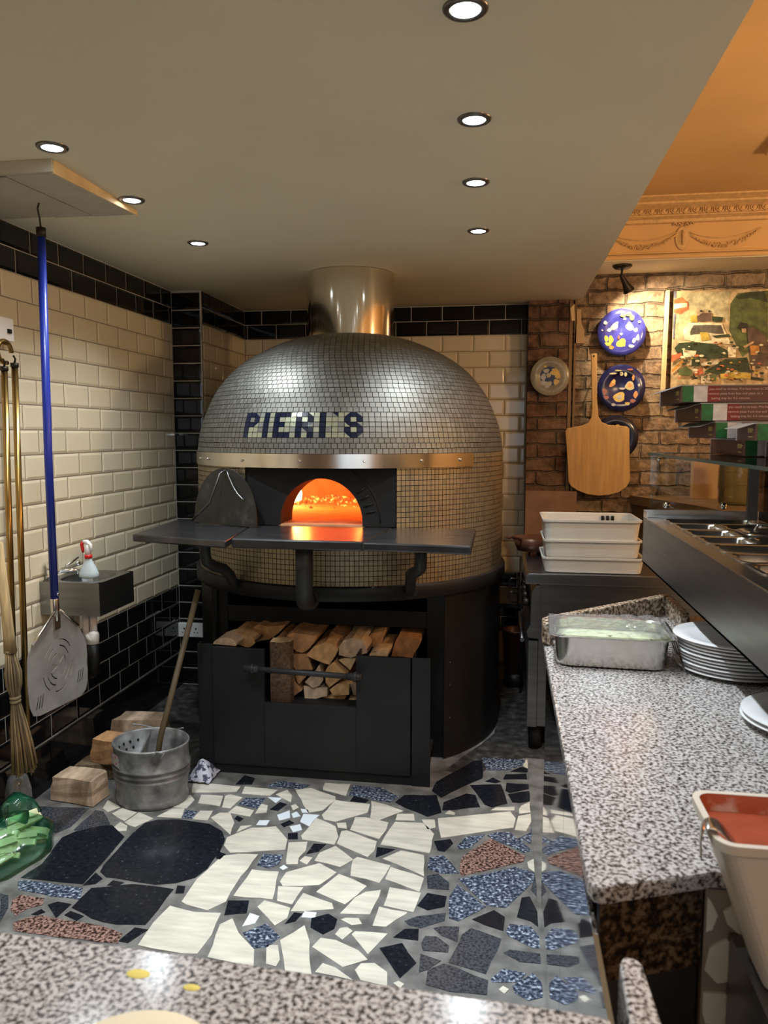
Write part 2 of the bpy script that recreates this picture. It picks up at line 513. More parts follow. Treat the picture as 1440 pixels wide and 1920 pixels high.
def thing(name, loc, label, category, group=None, rotz=0):
    o = bpy.data.objects.new(name, None)
    COL.objects.link(o)
    o.location = loc
    o.empty_display_size = 0.05
    o.rotation_euler.z = rotz
    o['label'] = label
    o['category'] = category
    if group:
        o['group'] = group
    return o


def T(label, category, group=None):
    d = dict(label=label, category=category)
    if group:
        d['group'] = group
    return d


def dup(root, loc, label=None, rotz=None, group=None):
    def cp(o, par):
        c = o.copy()
        COL.objects.link(c)
        if par:
            c.parent = par
            if 'label' in c and par is None:
                pass
        for ch in list(o.children):
            cp(ch, c)
        return c
    r = cp(root, None)
    r.location = loc
    if rotz is not None:
        r.rotation_euler.z = rotz
    if label:
        r['label'] = label
    if group:
        r['group'] = group
    return r


def struct(mb, name, mats, **kw):
    return mb.build(name, mats, kind='structure', **kw)

# outlines measured on the floor (x, y), on the log stack and on the canvas (x, z), in metres
STONES=[('K',[(-1.663,2.597),(-1.633,2.649),(-1.577,2.69),(-1.521,2.715),(-1.428,2.639),(-1.417,2.323),(-1.653,2.324),(-1.631,2.413)]),('D',[(-1.649,2.654),(-1.65,2.818),(-1.61,2.812),(-1.53,2.717),(-1.635,2.655)]),('K',[(-1.409,2.668),(-1.398,2.751),(-1.36,2.782),(-1.278,2.798),(-1.141,2.783),(-1.071,2.737),(-1.037,2.68),(-1.024,2.592),(-1.028,2.481),(-1.049,2.419),(-1.101,2.379),(-1.168,2.358),(-1.263,2.366),(-1.36,2.374),(-1.398,2.403),(-1.406,2.442)]),('K',[(-1.382,2.193),(-1.376,2.305),(-1.247,2.349),(-1.094,2.343),(-1.1,2.171),(-1.102,2.148),(-1.194,2.135),(-1.289,2.152)]),('K',[(-1.413,2.315),(-1.41,2.395),(-1.366,2.363),(-1.375,2.33)]),('K',[(-1.331,2.328),(-1.326,2.36),(-1.28,2.353),(-1.293,2.334)]),('B',[(-1.648,2.299),(-1.638,2.314),(-1.404,2.3),(-1.379,2.239),(-1.482,2.24),(-1.618,2.261)]),('R',[(-1.602,2.204),(-1.59,2.232),(-1.499,2.226),(-1.486,2.193),(-1.523,2.165),(-1.537,2.126),(-1.573,2.152)]),('K',[(-1.469,2.196),(-1.445,2.217),(-1.393,2.211),(-1.401,2.135)]),('K',[(-1.492,2.14),(-1.476,2.172),(-1.453,2.159),(-1.469,2.139)]),('K',[(-1.384,2.154),(-1.376,2.177),(-1.318,2.159),(-1.328,2.133)]),('R',[(-1.523,2.089),(-1.5,2.119),(-1.457,2.142),(-1.356,2.131),(-1.244,2.122),(-1.153,2.095),(-1.144,2.052),(-1.326,2.048),(-1.494,2.057)]),('K',[(-1.148,2.061),(-1.129,2.13),(-1.082,2.127),(-1.115,2.057)]),('C',[(-1.08,2.053),(-1.082,2.163),(-1.067,2.253),(-0.973,2.234),(-0.887,2.242),(-0.876,2.134),(-0.886,2.043),(-0.93,2.038)]),('C',[(-1.039,2.28),(-1.04,2.414),(-1.007,2.567),(-0.951,2.59),(-0.878,2.598),(-0.885,2.503),(-0.894,2.449),(-0.893,2.303),(-0.936,2.249),(-1.015,2.267)]),('C',[(-0.85,2.034),(-0.869,2.186),(-0.841,2.222),(-0.797,2.156),(-0.724,2.089),(-0.701,2.015)]),('K',[(-0.888,2.31),(-0.819,2.321),(-0.804,2.255),(-0.873,2.234)]),('C',[(-0.869,2.499),(-0.77,2.501),(-0.743,2.339),(-0.88,2.338)]),('C',[(-1.025,2.636),(-1.035,2.695),(-0.967,2.777),(-0.873,2.805),(-0.801,2.717),(-0.788,2.644),(-0.91,2.61),(-0.984,2.592)]),('C',[(-1.155,2.831),(-1.133,2.878),(-1.09,2.881),(-1.045,2.806),(-1.029,2.715),(-1.083,2.767)]),('C',[(-1.375,2.805),(-1.341,2.878),(-1.291,2.889),(-1.269,2.808)]),('B',[(-1.272,2.813),(-1.283,2.881),(-1.23,2.872),(-1.222,2.812)]),('C',[(-1.225,2.808),(-1.219,2.879),(-1.166,2.887),(-1.159,2.808)]),('C',[(-1.253,2.94),(-1.269,3.014),(-1.173,3.019),(-1.153,2.929)]),('C',[(-1.141,2.921),(-1.164,3.02),(-1.148,3.038),(-1.085,3.019),(-1.104,2.918)]),('C',[(-1.342,2.89),(-1.346,2.973),(-1.314,3.007),(-1.279,2.964),(-1.283,2.89)]),('C',[(-1.317,3.026),(-1.348,3.122),(-1.128,3.115),(-1.129,3.065)]),('C',[(-1.1,3.05),(-1.11,3.118),(-0.956,3.108),(-0.975,3.05)]),('C',[(-1.1,2.883),(-1.086,2.943),(-1.0,2.917),(-1.0,2.864)]),('B',[(-1.082,2.958),(-1.07,3.016),(-0.983,3.03),(-0.993,2.936)]),('C',[(-1.012,2.738),(-1.012,2.787),(-0.969,2.798),(-1.006,2.744)]),('K',[(-1.057,2.838),(-1.053,2.864),(-1.02,2.844),(-1.028,2.817)]),('K',[(-1.024,2.55),(-1.028,2.592),(-0.997,2.582),(-1.005,2.542)]),('K',[(-1.079,2.321),(-1.091,2.365),(-1.062,2.366),(-1.051,2.326)]),('W',[(-0.954,2.804),(-0.953,2.841),(-0.912,2.847),(-0.912,2.807)]),('W',[(-0.981,3.039),(-0.917,3.04),(-0.93,2.991)]),('K',[(-0.939,2.935),(-0.915,3.003),(-0.88,2.99),(-0.902,2.928)]),('C',[(-0.988,2.892),(-0.988,2.976),(-0.957,2.968),(-0.944,2.908)]),('B',[(-0.859,2.527),(-0.86,2.604),(-0.786,2.608),(-0.783,2.546),(-0.808,2.515)]),('C',[(-0.781,2.292),(-0.768,2.329),(-0.672,2.304),(-0.667,2.25),(-0.696,2.208)]),('W',[(-0.796,2.187),(-0.794,2.257),(-0.759,2.246),(-0.761,2.208)]),('B',[(-0.784,2.158),(-0.725,2.214),(-0.663,2.157),(-0.687,2.105),(-0.729,2.093)]),('C',[(-0.669,2.033),(-0.693,2.113),(-0.659,2.119),(-0.634,2.057),(-0.637,2.027)]),('C',[(-1.627,2.836),(-1.643,2.907),(-1.559,2.856),(-1.59,2.81)]),('C',[(-1.567,2.801),(-1.548,2.852),(-1.47,2.825),(-1.486,2.751)]),('C',[(-1.481,2.741),(-1.462,2.827),(-1.38,2.788),(-1.423,2.714),(-1.455,2.725)]),('C',[(-1.504,2.701),(-1.5,2.743),(-1.456,2.717),(-1.442,2.682),(-1.472,2.674)]),('C',[(-1.44,2.875),(-1.379,2.902),(-1.354,2.888),(-1.409,2.849)]),('K',[(-1.158,3.131),(-1.148,3.227),(-1.091,3.204),(-1.085,3.142)]),('D',[(-1.898,2.812),(-1.773,2.823),(-1.683,2.828),(-1.675,2.675),(-1.704,2.622),(-1.827,2.717)]),('D',[(-1.666,2.229),(-1.63,2.223),(-1.587,2.161),(-1.565,2.088)]),('C',[(-0.881,3.123),(-0.816,3.149),(-0.694,3.088),(-0.687,3.057),(-0.719,2.961),(-0.775,2.933),(-0.812,2.996)]),('C',[(-0.767,3.163),(-0.768,3.208),(-0.654,3.215),(-0.651,3.101),(-0.762,3.142)]),('C',[(-0.715,2.923),(-0.687,3.057),(-0.536,3.044),(-0.533,2.971),(-0.647,2.877),(-0.697,2.888)]),('C',[(-0.515,2.925),(-0.537,3.074),(-0.469,3.05),(-0.39,3.007),(-0.476,2.916)]),('C',[(-0.412,2.926),(-0.411,2.98),(-0.345,2.99),(-0.334,2.935)]),('C',[(-0.756,2.752),(-0.732,2.895),(-0.639,2.841),(-0.612,2.766),(-0.614,2.707),(-0.744,2.725)]),('C',[(-0.641,2.868),(-0.605,2.878),(-0.591,2.831),(-0.628,2.834)]),('C',[(-0.578,2.824),(-0.577,2.925),(-0.535,2.932),(-0.437,2.904),(-0.437,2.846),(-0.453,2.774),(-0.57,2.822)]),('C',[(-0.607,2.716),(-0.609,2.81),(-0.588,2.819),(-0.459,2.756),(-0.457,2.691),(-0.475,2.643)]),('C',[(-0.442,2.734),(-0.411,2.914),(-0.3,2.922),(-0.249,2.844),(-0.252,2.704)]),('C',[(-0.308,2.948),(-0.256,2.957),(-0.247,2.894),(-0.277,2.875)]),('K',[(-0.445,2.645),(-0.452,2.716),(-0.382,2.71)]),('C',[(-0.419,2.641),(-0.359,2.706),(-0.272,2.688),(-0.257,2.552)]),('C',[(-0.513,2.515),(-0.525,2.617),(-0.512,2.638),(-0.383,2.601),(-0.406,2.487)]),('C',[(-0.39,2.513),(-0.382,2.591),(-0.256,2.541),(-0.263,2.457)]),('C',[(-0.662,2.588),(-0.657,2.643),(-0.608,2.699),(-0.523,2.617),(-0.561,2.563)]),('C',[(-0.766,2.579),(-0.79,2.696),(-0.72,2.712),(-0.711,2.651),(-0.724,2.601),(-0.716,2.557),(-0.757,2.55)]),('K',[(-0.703,2.628),(-0.693,2.703),(-0.645,2.707),(-0.663,2.65)]),('C',[(-0.716,2.579),(-0.705,2.612),(-0.674,2.609),(-0.683,2.559)]),('W',[(-0.775,2.525),(-0.765,2.546),(-0.745,2.53),(-0.758,2.513)]),('C',[(-0.749,2.443),(-0.743,2.501),(-0.64,2.576),(-0.566,2.528),(-0.608,2.444),(-0.731,2.418)]),('C',[(-0.61,2.403),(-0.556,2.52),(-0.446,2.463),(-0.499,2.349)]),('C',[(-0.726,2.333),(-0.747,2.415),(-0.659,2.422),(-0.672,2.322)]),('C',[(-0.666,2.286),(-0.651,2.39),(-0.542,2.349),(-0.53,2.319)]),('K',[(-0.667,2.22),(-0.653,2.282),(-0.625,2.28),(-0.637,2.239)]),('W',[(-0.624,2.262),(-0.621,2.293),(-0.581,2.293),(-0.579,2.263)]),('K',[(-0.582,2.216),(-0.59,2.262),(-0.541,2.293),(-0.507,2.269),(-0.506,2.222),(-0.535,2.189)]),('C',[(-0.505,2.299),(-0.473,2.392),(-0.444,2.429),(-0.394,2.448),(-0.394,2.411),(-0.408,2.31)]),('C',[(-0.371,2.363),(-0.367,2.468),(-0.257,2.452),(-0.27,2.344)]),('C',[(-0.39,2.254),(-0.385,2.355),(-0.29,2.341),(-0.291,2.332),(-0.347,2.256)]),('C',[(-0.496,2.27),(-0.481,2.281),(-0.441,2.285),(-0.424,2.258),(-0.456,2.247)]),('C',[(-0.498,2.195),(-0.489,2.227),(-0.468,2.236),(-0.447,2.22),(-0.47,2.174)]),('C',[(-0.447,2.203),(-0.439,2.219),(-0.337,2.224),(-0.381,2.12)]),('C',[(-0.659,2.142),(-0.603,2.224),(-0.566,2.146),(-0.56,2.115),(-0.526,2.01),(-0.604,2.008)]),('C',[(-0.554,2.127),(-0.538,2.172),(-0.49,2.169),(-0.412,2.133),(-0.377,2.097),(-0.444,2.054)]),('C',[(-0.519,2.021),(-0.505,2.062),(-0.464,2.049),(-0.404,2.006)]),('C',[(-0.406,2.048),(-0.394,2.078),(-0.355,2.086),(-0.312,2.053),(-0.304,1.998),(-0.382,2.009)]),('C',[(-0.289,2.012),(-0.275,2.023),(-0.257,2.013),(-0.267,1.995)]),('C',[(-0.861,2.979),(-0.847,2.997),(-0.824,2.97),(-0.841,2.942)]),('W',[(-0.895,2.894),(-0.855,2.94),(-0.836,2.879),(-0.873,2.851)]),('W',[(-0.84,2.913),(-0.824,2.935),(-0.798,2.9),(-0.824,2.881)]),('W',[(-0.788,2.855),(-0.791,2.92),(-0.724,2.921),(-0.743,2.825)]),('W',[(-0.814,2.96),(-0.782,2.957),(-0.771,2.933),(-0.799,2.929)]),('K',[(-0.86,2.825),(-0.833,2.861),(-0.808,2.842),(-0.84,2.804)]),('W',[(-0.819,2.813),(-0.783,2.837),(-0.763,2.795),(-0.794,2.772)]),('K',[(-0.811,2.761),(-0.775,2.772),(-0.762,2.725),(-0.799,2.72)]),('C',[(-0.953,3.068),(-0.916,3.118),(-0.88,3.065),(-0.869,3.008)]),('B',[(-1.014,3.147),(-0.971,3.199),(-0.828,3.176),(-0.858,3.133),(-0.992,3.128)]),('B',[(-0.64,3.107),(-0.642,3.205),(-0.513,3.203),(-0.426,3.129),(-0.453,3.073),(-0.595,3.097)]),('K',[(-0.625,3.056),(-0.617,3.106),(-0.547,3.079),(-0.557,3.053)]),('K',[(-0.434,3.076),(-0.404,3.148),(-0.267,3.169),(-0.233,3.018),(-0.287,2.976),(-0.39,3.038)]),('K',[(-0.232,3.037),(-0.232,3.108),(-0.141,3.202),(-0.101,3.195),(-0.078,3.091)]),('K',[(-0.29,3.205),(-0.278,3.296),(-0.125,3.541),(-0.082,3.561),(-0.076,3.363),(-0.135,3.296),(-0.245,3.147)]),('K',[(-0.129,3.285),(0.006,3.314),(0.034,3.139),(-0.031,3.095),(-0.06,3.114)]),('K',[(0.026,3.254),(0.031,3.333),(0.127,3.337),(0.128,3.289),(0.046,3.236)]),('K',[(0.036,3.223),(0.128,3.27),(0.128,3.175),(0.084,3.153),(0.055,3.153)]),('K',[(0.016,3.366),(0.026,3.42),(0.12,3.441),(0.123,3.383)]),('K',[(-0.065,3.33),(-0.03,3.377),(0.006,3.341),(-0.014,3.324)]),('K',[(0.047,3.454),(0.101,3.512),(0.128,3.494),(0.128,3.463),(0.12,3.454)]),('B',[(-0.088,3.587),(0.124,3.593),(0.106,3.526),(0.037,3.465),(-0.058,3.45)]),('C',[(0.106,3.526),(0.128,3.604),(0.128,3.601),(0.128,3.499)]),('B',[(0.128,3.42),(0.128,3.445),(0.128,3.35),(0.128,3.365)]),('C',[(0.128,3.198),(0.128,3.264),(0.128,3.293),(0.128,3.175)]),('C',[(-0.035,3.068),(-0.012,3.098),(0.064,3.113),(0.062,3.083)]),('C',[(0.081,3.096),(0.093,3.132),(0.128,3.169),(0.128,3.075),(0.082,3.057)]),('C',[(-0.22,3.01),(-0.204,3.042),(-0.179,3.026),(-0.179,3.007)]),('C',[(-0.245,2.968),(-0.104,3.018),(0.045,3.071),(0.067,3.017),(0.057,2.941),(-0.098,2.873),(-0.219,2.819)]),('C',[(0.062,2.924),(0.077,3.037),(0.128,3.065),(0.128,2.999),(0.106,2.922)]),('K',[(-0.244,2.79),(-0.183,2.816),(-0.17,2.784),(-0.198,2.723),(-0.224,2.727)]),('B',[(-0.154,2.771),(-0.123,2.843),(-0.053,2.871),(-0.11,2.761),(-0.144,2.748)]),('B',[(-0.044,2.864),(-0.009,2.895),(0.044,2.904),(0.123,2.781),(0.093,2.761)]),('B',[(0.07,2.856),(0.124,2.916),(0.128,2.98),(0.128,2.891),(0.121,2.83)]),('R',[(-0.138,2.647),(-0.132,2.694),(-0.031,2.845),(0.097,2.738),(0.092,2.701),(-0.126,2.576),(-0.135,2.589)]),('B',[(-0.25,2.6),(-0.249,2.676),(-0.2,2.699),(-0.136,2.588),(-0.199,2.579)]),('B',[(-0.137,2.553),(-0.054,2.594),(0.059,2.66),(0.127,2.637),(0.121,2.579),(0.026,2.413),(-0.034,2.416)]),('B',[(-0.161,2.447),(-0.138,2.518),(-0.038,2.409),(-0.123,2.319),(-0.153,2.33)]),('D',[(-0.248,2.556),(-0.211,2.577),(-0.167,2.527),(-0.164,2.484),(-0.238,2.482)]),('K',[(-0.262,2.38),(-0.236,2.455),(-0.169,2.446),(-0.172,2.388),(-0.226,2.361)]),('D',[(-0.293,2.293),(-0.253,2.326),(-0.166,2.356),(-0.166,2.316),(-0.239,2.266),(-0.276,2.276)]),('K',[(-0.317,2.209),(-0.288,2.254),(-0.244,2.263),(-0.239,2.206)]),('K',[(-0.351,2.153),(-0.286,2.187),(-0.233,2.105),(-0.273,2.034)]),('K',[(-0.08,2.336),(-0.011,2.395),(0.024,2.364),(0.019,2.293),(-0.039,2.313)]),('D',[(-0.199,2.273),(-0.168,2.287),(-0.118,2.292),(-0.12,2.218),(-0.171,2.241)]),('D',[(-0.229,2.194),(-0.22,2.231),(-0.185,2.233),(-0.143,2.196),(-0.144,2.165),(-0.22,2.163)]),('D',[(-0.14,2.122),(-0.108,2.256),(-0.081,2.291),(0.013,2.253),(-0.03,2.09),(-0.067,2.101)]),('D',[(-0.222,2.067),(-0.226,2.147),(-0.162,2.126),(-0.198,2.081)]),('D',[(-0.197,2.02),(-0.198,2.081),(-0.154,2.115),(-0.023,2.065),(-0.025,2.006),(-0.126,2.003)]),('K',[(0.062,2.37),(0.079,2.478),(0.106,2.489),(0.128,2.41),(0.128,2.377),(0.128,2.33),(0.105,2.355)]),('D',[(0.111,2.529),(0.128,2.63),(0.128,2.624),(0.128,2.448),(0.128,2.494)]),('C',[(0.104,2.7),(0.128,2.725),(0.128,2.697),(0.128,2.652),(0.128,2.639),(0.107,2.663)]),('K',[(0.128,2.771),(0.128,2.814),(0.128,2.816),(0.128,2.728),(0.128,2.725)]),('B',[(0.026,2.294),(0.04,2.331),(0.105,2.329),(0.128,2.282),(0.128,2.227),(0.108,2.225),(0.033,2.273)]),('D',[(0.02,2.19),(0.039,2.207),(0.128,2.203),(0.128,2.159),(0.066,2.157)]),('B',[(-0.016,2.071),(0.019,2.12),(0.085,2.111),(0.064,2.07),(-0.013,2.058)]),('B',[(0.045,2.053),(0.104,2.114),(0.128,2.077),(0.128,2.022),(0.088,2.002),(0.051,2.027)]),('C',[(0.007,2.033),(0.019,2.049),(0.035,2.038),(0.022,2.018)])]
LOGS=[(3.36,[(-1.269,0.59),(-1.248,0.625),(-1.214,0.632),(-1.139,0.607),(-1.131,0.582),(-1.157,0.561),(-1.18,0.561)]),(3.48,[(-1.221,0.604),(-1.149,0.641),(-1.114,0.631),(-1.02,0.641),(-1.056,0.599),(-1.103,0.565),(-1.169,0.553)]),(3.36,[(-0.981,0.625),(-0.952,0.637),(-0.84,0.625),(-0.848,0.6),(-0.874,0.565),(-0.905,0.544),(-0.936,0.548),(-0.966,0.572),(-0.98,0.597)]),(3.36,[(-0.888,0.539),(-0.851,0.58),(-0.795,0.605),(-0.757,0.598),(-0.737,0.571),(-0.746,0.543),(-0.777,0.498),(-0.818,0.509)]),(3.36,[(-1.034,0.611),(-0.997,0.588),(-0.972,0.555),(-0.964,0.527),(-1.027,0.523)]),(3.36,[(-0.981,0.513),(-0.953,0.536),(-0.885,0.539),(-0.858,0.465),(-0.942,0.461)]),(3.36,[(-0.94,0.439),(-0.886,0.438),(-0.923,0.397)]),(3.36,[(-0.898,0.407),(-0.852,0.454),(-0.827,0.495),(-0.811,0.445),(-0.808,0.423),(-0.825,0.394),(-0.859,0.384)]),(3.36,[(-0.799,0.462),(-0.785,0.491),(-0.757,0.512),(-0.696,0.456),(-0.747,0.415),(-0.78,0.389),(-0.797,0.412)]),(3.36,[(-0.74,0.515),(-0.707,0.528),(-0.658,0.528),(-0.685,0.468)]),(3.36,[(-1.023,0.355),(-0.988,0.414),(-0.954,0.424),(-0.91,0.367),(-0.944,0.342),(-1.035,0.325)]),(3.36,[(-0.904,0.387),(-0.791,0.381),(-0.792,0.345),(-0.842,0.331),(-0.848,0.302),(-0.905,0.296),(-0.899,0.328)]),(3.36,[(-0.837,0.323),(-0.775,0.346),(-0.7,0.347),(-0.719,0.323),(-0.775,0.306),(-0.843,0.305)]),(3.36,[(-1.021,0.324),(-0.921,0.329),(-0.922,0.299),(-1.018,0.301)]),(3.36,[(-1.021,0.518),(-0.993,0.512),(-0.979,0.465),(-0.994,0.419),(-1.023,0.403)]),(3.36,[(-1.099,0.305),(-1.046,0.337),(-1.032,0.329),(-1.059,0.299)]),(3.36,[(-0.778,0.379),(-0.741,0.409),(-0.686,0.407),(-0.686,0.362),(-0.725,0.353),(-0.764,0.352)]),(3.36,[(-0.714,0.31),(-0.686,0.337),(-0.653,0.341),(-0.653,0.302),(-0.7,0.294)]),(3.48,[(-0.817,0.587),(-0.792,0.626),(-0.73,0.591),(-0.76,0.557)]),(3.36,[(-0.736,0.581),(-0.714,0.611),(-0.673,0.624),(-0.632,0.617),(-0.609,0.592),(-0.602,0.558),(-0.681,0.531),(-0.736,0.543)]),(3.48,[(-0.638,0.582),(-0.606,0.614),(-0.546,0.628),(-0.554,0.563),(-0.611,0.548)]),(3.36,[(-0.594,0.552),(-0.57,0.569),(-0.504,0.572),(-0.509,0.543),(-0.59,0.544)]),(3.48,[(-0.49,0.589),(-0.478,0.609),(-0.376,0.601),(-0.378,0.569),(-0.409,0.508),(-0.512,0.511)]),(3.36,[(-0.686,0.404),(-0.652,0.405),(-0.653,0.347),(-0.672,0.356)])]
PAINT=[('sky',[(0.974,2.417),(1.523,2.402),(1.55,1.845),(0.995,1.851)]),('pale',[(1.062,2.394),(1.31,2.387),(1.307,2.216),(1.188,2.281),(1.086,2.31)]),('green',[(1.316,2.252),(1.315,2.319),(1.355,2.381),(1.524,2.391),(1.537,2.107),(1.469,2.077),(1.397,2.005),(1.315,2.163)]),('dgreen',[(1.346,2.36),(1.395,2.385),(1.504,2.387),(1.527,2.319),(1.426,2.353),(1.362,2.344)]),('red',[(0.992,2.354),(1.038,2.366),(1.074,2.336),(1.079,2.294),(1.031,2.266),(0.995,2.275)]),('white',[(0.996,2.328),(1.07,2.331),(1.068,2.307),(0.997,2.296)]),('blue',[(0.99,2.401),(1.003,2.401),(1.004,2.367),(0.992,2.359)]),('blue',[(0.993,2.27),(1.005,2.27),(1.003,2.122),(0.993,2.122)]),('cream',[(1.05,2.169),(1.079,2.213),(1.272,2.206),(1.295,2.153),(1.317,2.111),(1.333,2.084),(1.155,2.093),(1.062,2.116)]),('grey',[(1.092,2.157),(1.11,2.199),(1.268,2.196),(1.288,2.143),(1.194,2.153),(1.092,2.141)]),('yellow',[(1.088,2.252),(1.128,2.259),(1.132,2.219),(1.092,2.218)]),('brown',[(1.131,2.251),(1.158,2.271),(1.209,2.27),(1.211,2.223),(1.135,2.219)]),('dark',[(1.145,2.287),(1.158,2.287),(1.158,2.276),(1.145,2.277)]),('dark',[(1.191,2.283),(1.204,2.283),(1.204,2.273),(1.191,2.273)]),('dgreen',[(1.215,2.249),(1.276,2.242),(1.272,2.216),(1.221,2.217)]),('yellow',[(1.148,2.156),(1.194,2.155),(1.21,2.113),(1.16,2.106)]),('dgreen',[(1.22,2.134),(1.315,2.142),(1.326,2.126),(1.241,2.12)]),('dgreen',[(1.005,2.064),(1.032,2.095),(1.124,2.099),(1.247,2.081),(1.309,2.048),(1.321,2.006),(1.22,1.997),(1.118,2.009),(1.014,2.042)]),('cream',[(1.055,2.052),(1.132,2.046),(1.128,2.014),(1.061,2.007)]),('cream',[(1.311,2.069),(1.359,2.071),(1.357,2.005),(1.316,2.006)]),('red',[(0.989,2.021),(1.045,2.037),(1.051,2.015),(0.99,1.979)]),('orange',[(0.992,1.931),(1.061,2.004),(1.068,1.978),(0.998,1.92)]),('dgreen',[(1.108,2.004),(1.154,2.003),(1.156,1.955),(1.11,1.956)]),('white',[(1.155,1.971),(1.261,1.991),(1.262,1.965),(1.171,1.955)]),('green',[(1.033,1.936),(1.079,1.956),(1.116,1.924),(1.102,1.898),(1.034,1.904)]),('red',[(1.121,1.929),(1.171,1.945),(1.178,1.913),(1.127,1.897)]),('dgreen',[(1.182,1.923),(1.302,1.996),(1.422,2.004),(1.446,1.92),(1.351,1.911),(1.265,1.906)]),('yellow',[(1.27,1.906),(1.365,1.921),(1.447,1.904),(1.448,1.878),(1.276,1.88)]),('white',[(1.163,1.897),(1.224,1.896),(1.226,1.854),(1.165,1.854)]),('green',[(1.214,1.902),(1.254,1.912),(1.251,1.869),(1.216,1.864)]),('brown',[(1.414,2.177),(1.459,2.176),(1.516,2.128),(1.539,2.076),(1.545,1.95),(1.45,1.951),(1.437,2.004),(1.423,2.098)]),('dark',[(1.362,2.178),(1.378,2.209),(1.413,2.203),(1.422,2.177),(1.38,2.167)]),('skin',[(1.382,2.172),(1.41,2.172),(1.411,2.148),(1.385,2.151)]),('skin',[(1.394,2.068),(1.453,2.098),(1.453,2.085),(1.405,2.057)]),('orange',[(1.434,2.072),(1.484,2.071),(1.489,2.019),(1.442,2.015)]),('skin',[(1.452,1.951),(1.467,1.951),(1.468,1.883),(1.455,1.888)]),('skin',[(1.485,1.951),(1.5,1.951),(1.5,1.883),(1.485,1.888)]),('dark',[(1.447,1.888),(1.513,1.877),(1.509,1.867),(1.453,1.873)])]


# ================================================================ THE ROOM
FW = 1.024          # the brick wall stands at y = 5.09


def wz(z):
    return 1.55 + (z - 1.55) * FW


def tiles(mb, P, n, rows, u0, u1, L=0.207, g=0.0022, ph=0.0, var=(0,)):
    """P(u, z) -> point on the wall, n = normal; rows = (z0, z1, (material indices), offset)"""
    n = Vector(n)
    for k, (z0, z1, mi, off) in enumerate(rows):
        u = u0 - ((ph + off) % L)
        while u < u1:
            a, b = max(u + g, u0 + 0.001), min(u + L - g, u1 - 0.001)
            u += L
            if b - a < 0.012:
                continue
            c, d = z0 + g, z1 - g
            i = min(0.011, (b - a) * 0.3)
            q = [P(a, c), P(b, c), P(b, d), P(a, d)]
            r = [Vector(P(a + i, c + i)) + n * 0.0045, Vector(P(b - i, c + i)) + n * 0.0045,
                 Vector(P(b - i, d - i)) + n * 0.0045, Vector(P(a + i, d - i)) + n * 0.0045]
            q = [Vector(v) + n * 0.0008 for v in q]
            t = random.uniform(-0.00035, 0.00035)
            r[0] += n * t
            r[1] -= n * t
            m = random.choice(mi)
            mb.add(q + r, [(4, 5, 6, 7), (0, 1, 5, 4), (1, 2, 6, 5), (2, 3, 7, 6), (3, 0, 4, 7)], m)


CR, BK = (0, 1), (2,)
MATS = ['cream_tile', 'cream_tile_b', 'black_tile', 'grout_dark', 'grout_pale']
ROWS = []
z = 0.21
for k in range(4):
    ROWS.append((z, z + 0.1025, BK, 0.1035 * (k % 2)))
    z += 0.1025
zc = z
for k in range(15):
    ROWS.append((z, z + 0.105, CR, 0.1035 * (k % 2)))
    z += 0.105
zb = z
ROWS += [(z, z + 0.0975, BK, 0.1035), (z + 0.0975, 2.388, BK, 0)]

# left wall (x = -1.97)
m = MB()
m.box(-2.12, -1.97, -3.0, 4.413, 0, zc, 4)
m.box(-2.12, -1.97, -3.0, 4.413, zc, zb, 3)
m.box(-2.12, -1.97, -3.0, 4.413, zb, 2.39, 4)
tiles(m, lambda u, z: (-1.97, u, z), (1, 0, 0), ROWS, 1.2, 4.413, ph=0.03)
# large black skirting tiles with pale joints
for i, (a, b) in enumerate([(1.5, 2.44), (2.446, 2.99), (2.996, 3.60), (3.606, 4.405)]):
    m.box(-1.97, -1.952, a, b, 0.004, 0.204, 2)
struct(m, 'wall_left', MATS)

# boxed-in corner: a column one tile wide, then the return to the back wall
colrows = []
z = 0.0
while z < 2.38:
    z1 = min(z + 0.1035, 2.388)
    colrows.append((z, z1, BK, 0))
    z = z1
m = MB()
X0, X1 = -1.97, -1.783
m.prism([(-2.12, 4.413), (X1, 4.413), (-1.79, 5.2), (-1.79, 5.35), (-2.12, 5.35)], 'z', 0, 2.39, 4)
tiles(m, lambda u, z: (u, 4.413, z), (0, -1, 0), colrows, X0, X1 - 0.004, L=0.5, g=0.0032)
m.box(X1 - 0.006, X1 + 0.002, 4.405, 4.414, 0, 2.388, 4)
d = Vector((-0.007, 0.787, 0)).normalized()
m.add([(X1 + .001, 4.42, zc), (-1.789, 5.2, zc), (-1.789, 5.2, zb), (X1 + .001, 4.42, zb)], [(0, 1, 2, 3)], 3)
tiles(m, lambda u, z: (X1 + 0.002 + d.x * u, 4.413 + d.y * u, z), (1, 0.009, 0), ROWS, 0.004, 0.78, ph=0.1)
struct(m, 'wall_corner_left', MATS)

# back wall behind the oven (y = 5.2)
m = MB()
m.box(-1.79, 0.137, 5.2, 5.35, 0, zc, 4)
m.box(-1.79, 0.137, 5.2, 5.35, zc, zb, 3)
m.box(-1.79, 0.137, 5.2, 5.35, zb, 2.39, 4)
tiles(m, lambda u, z: (u, 5.2, z), (0, -1, 0), ROWS, -1.789, 0.135, ph=0.083)
struct(m, 'wall_back', MATS)

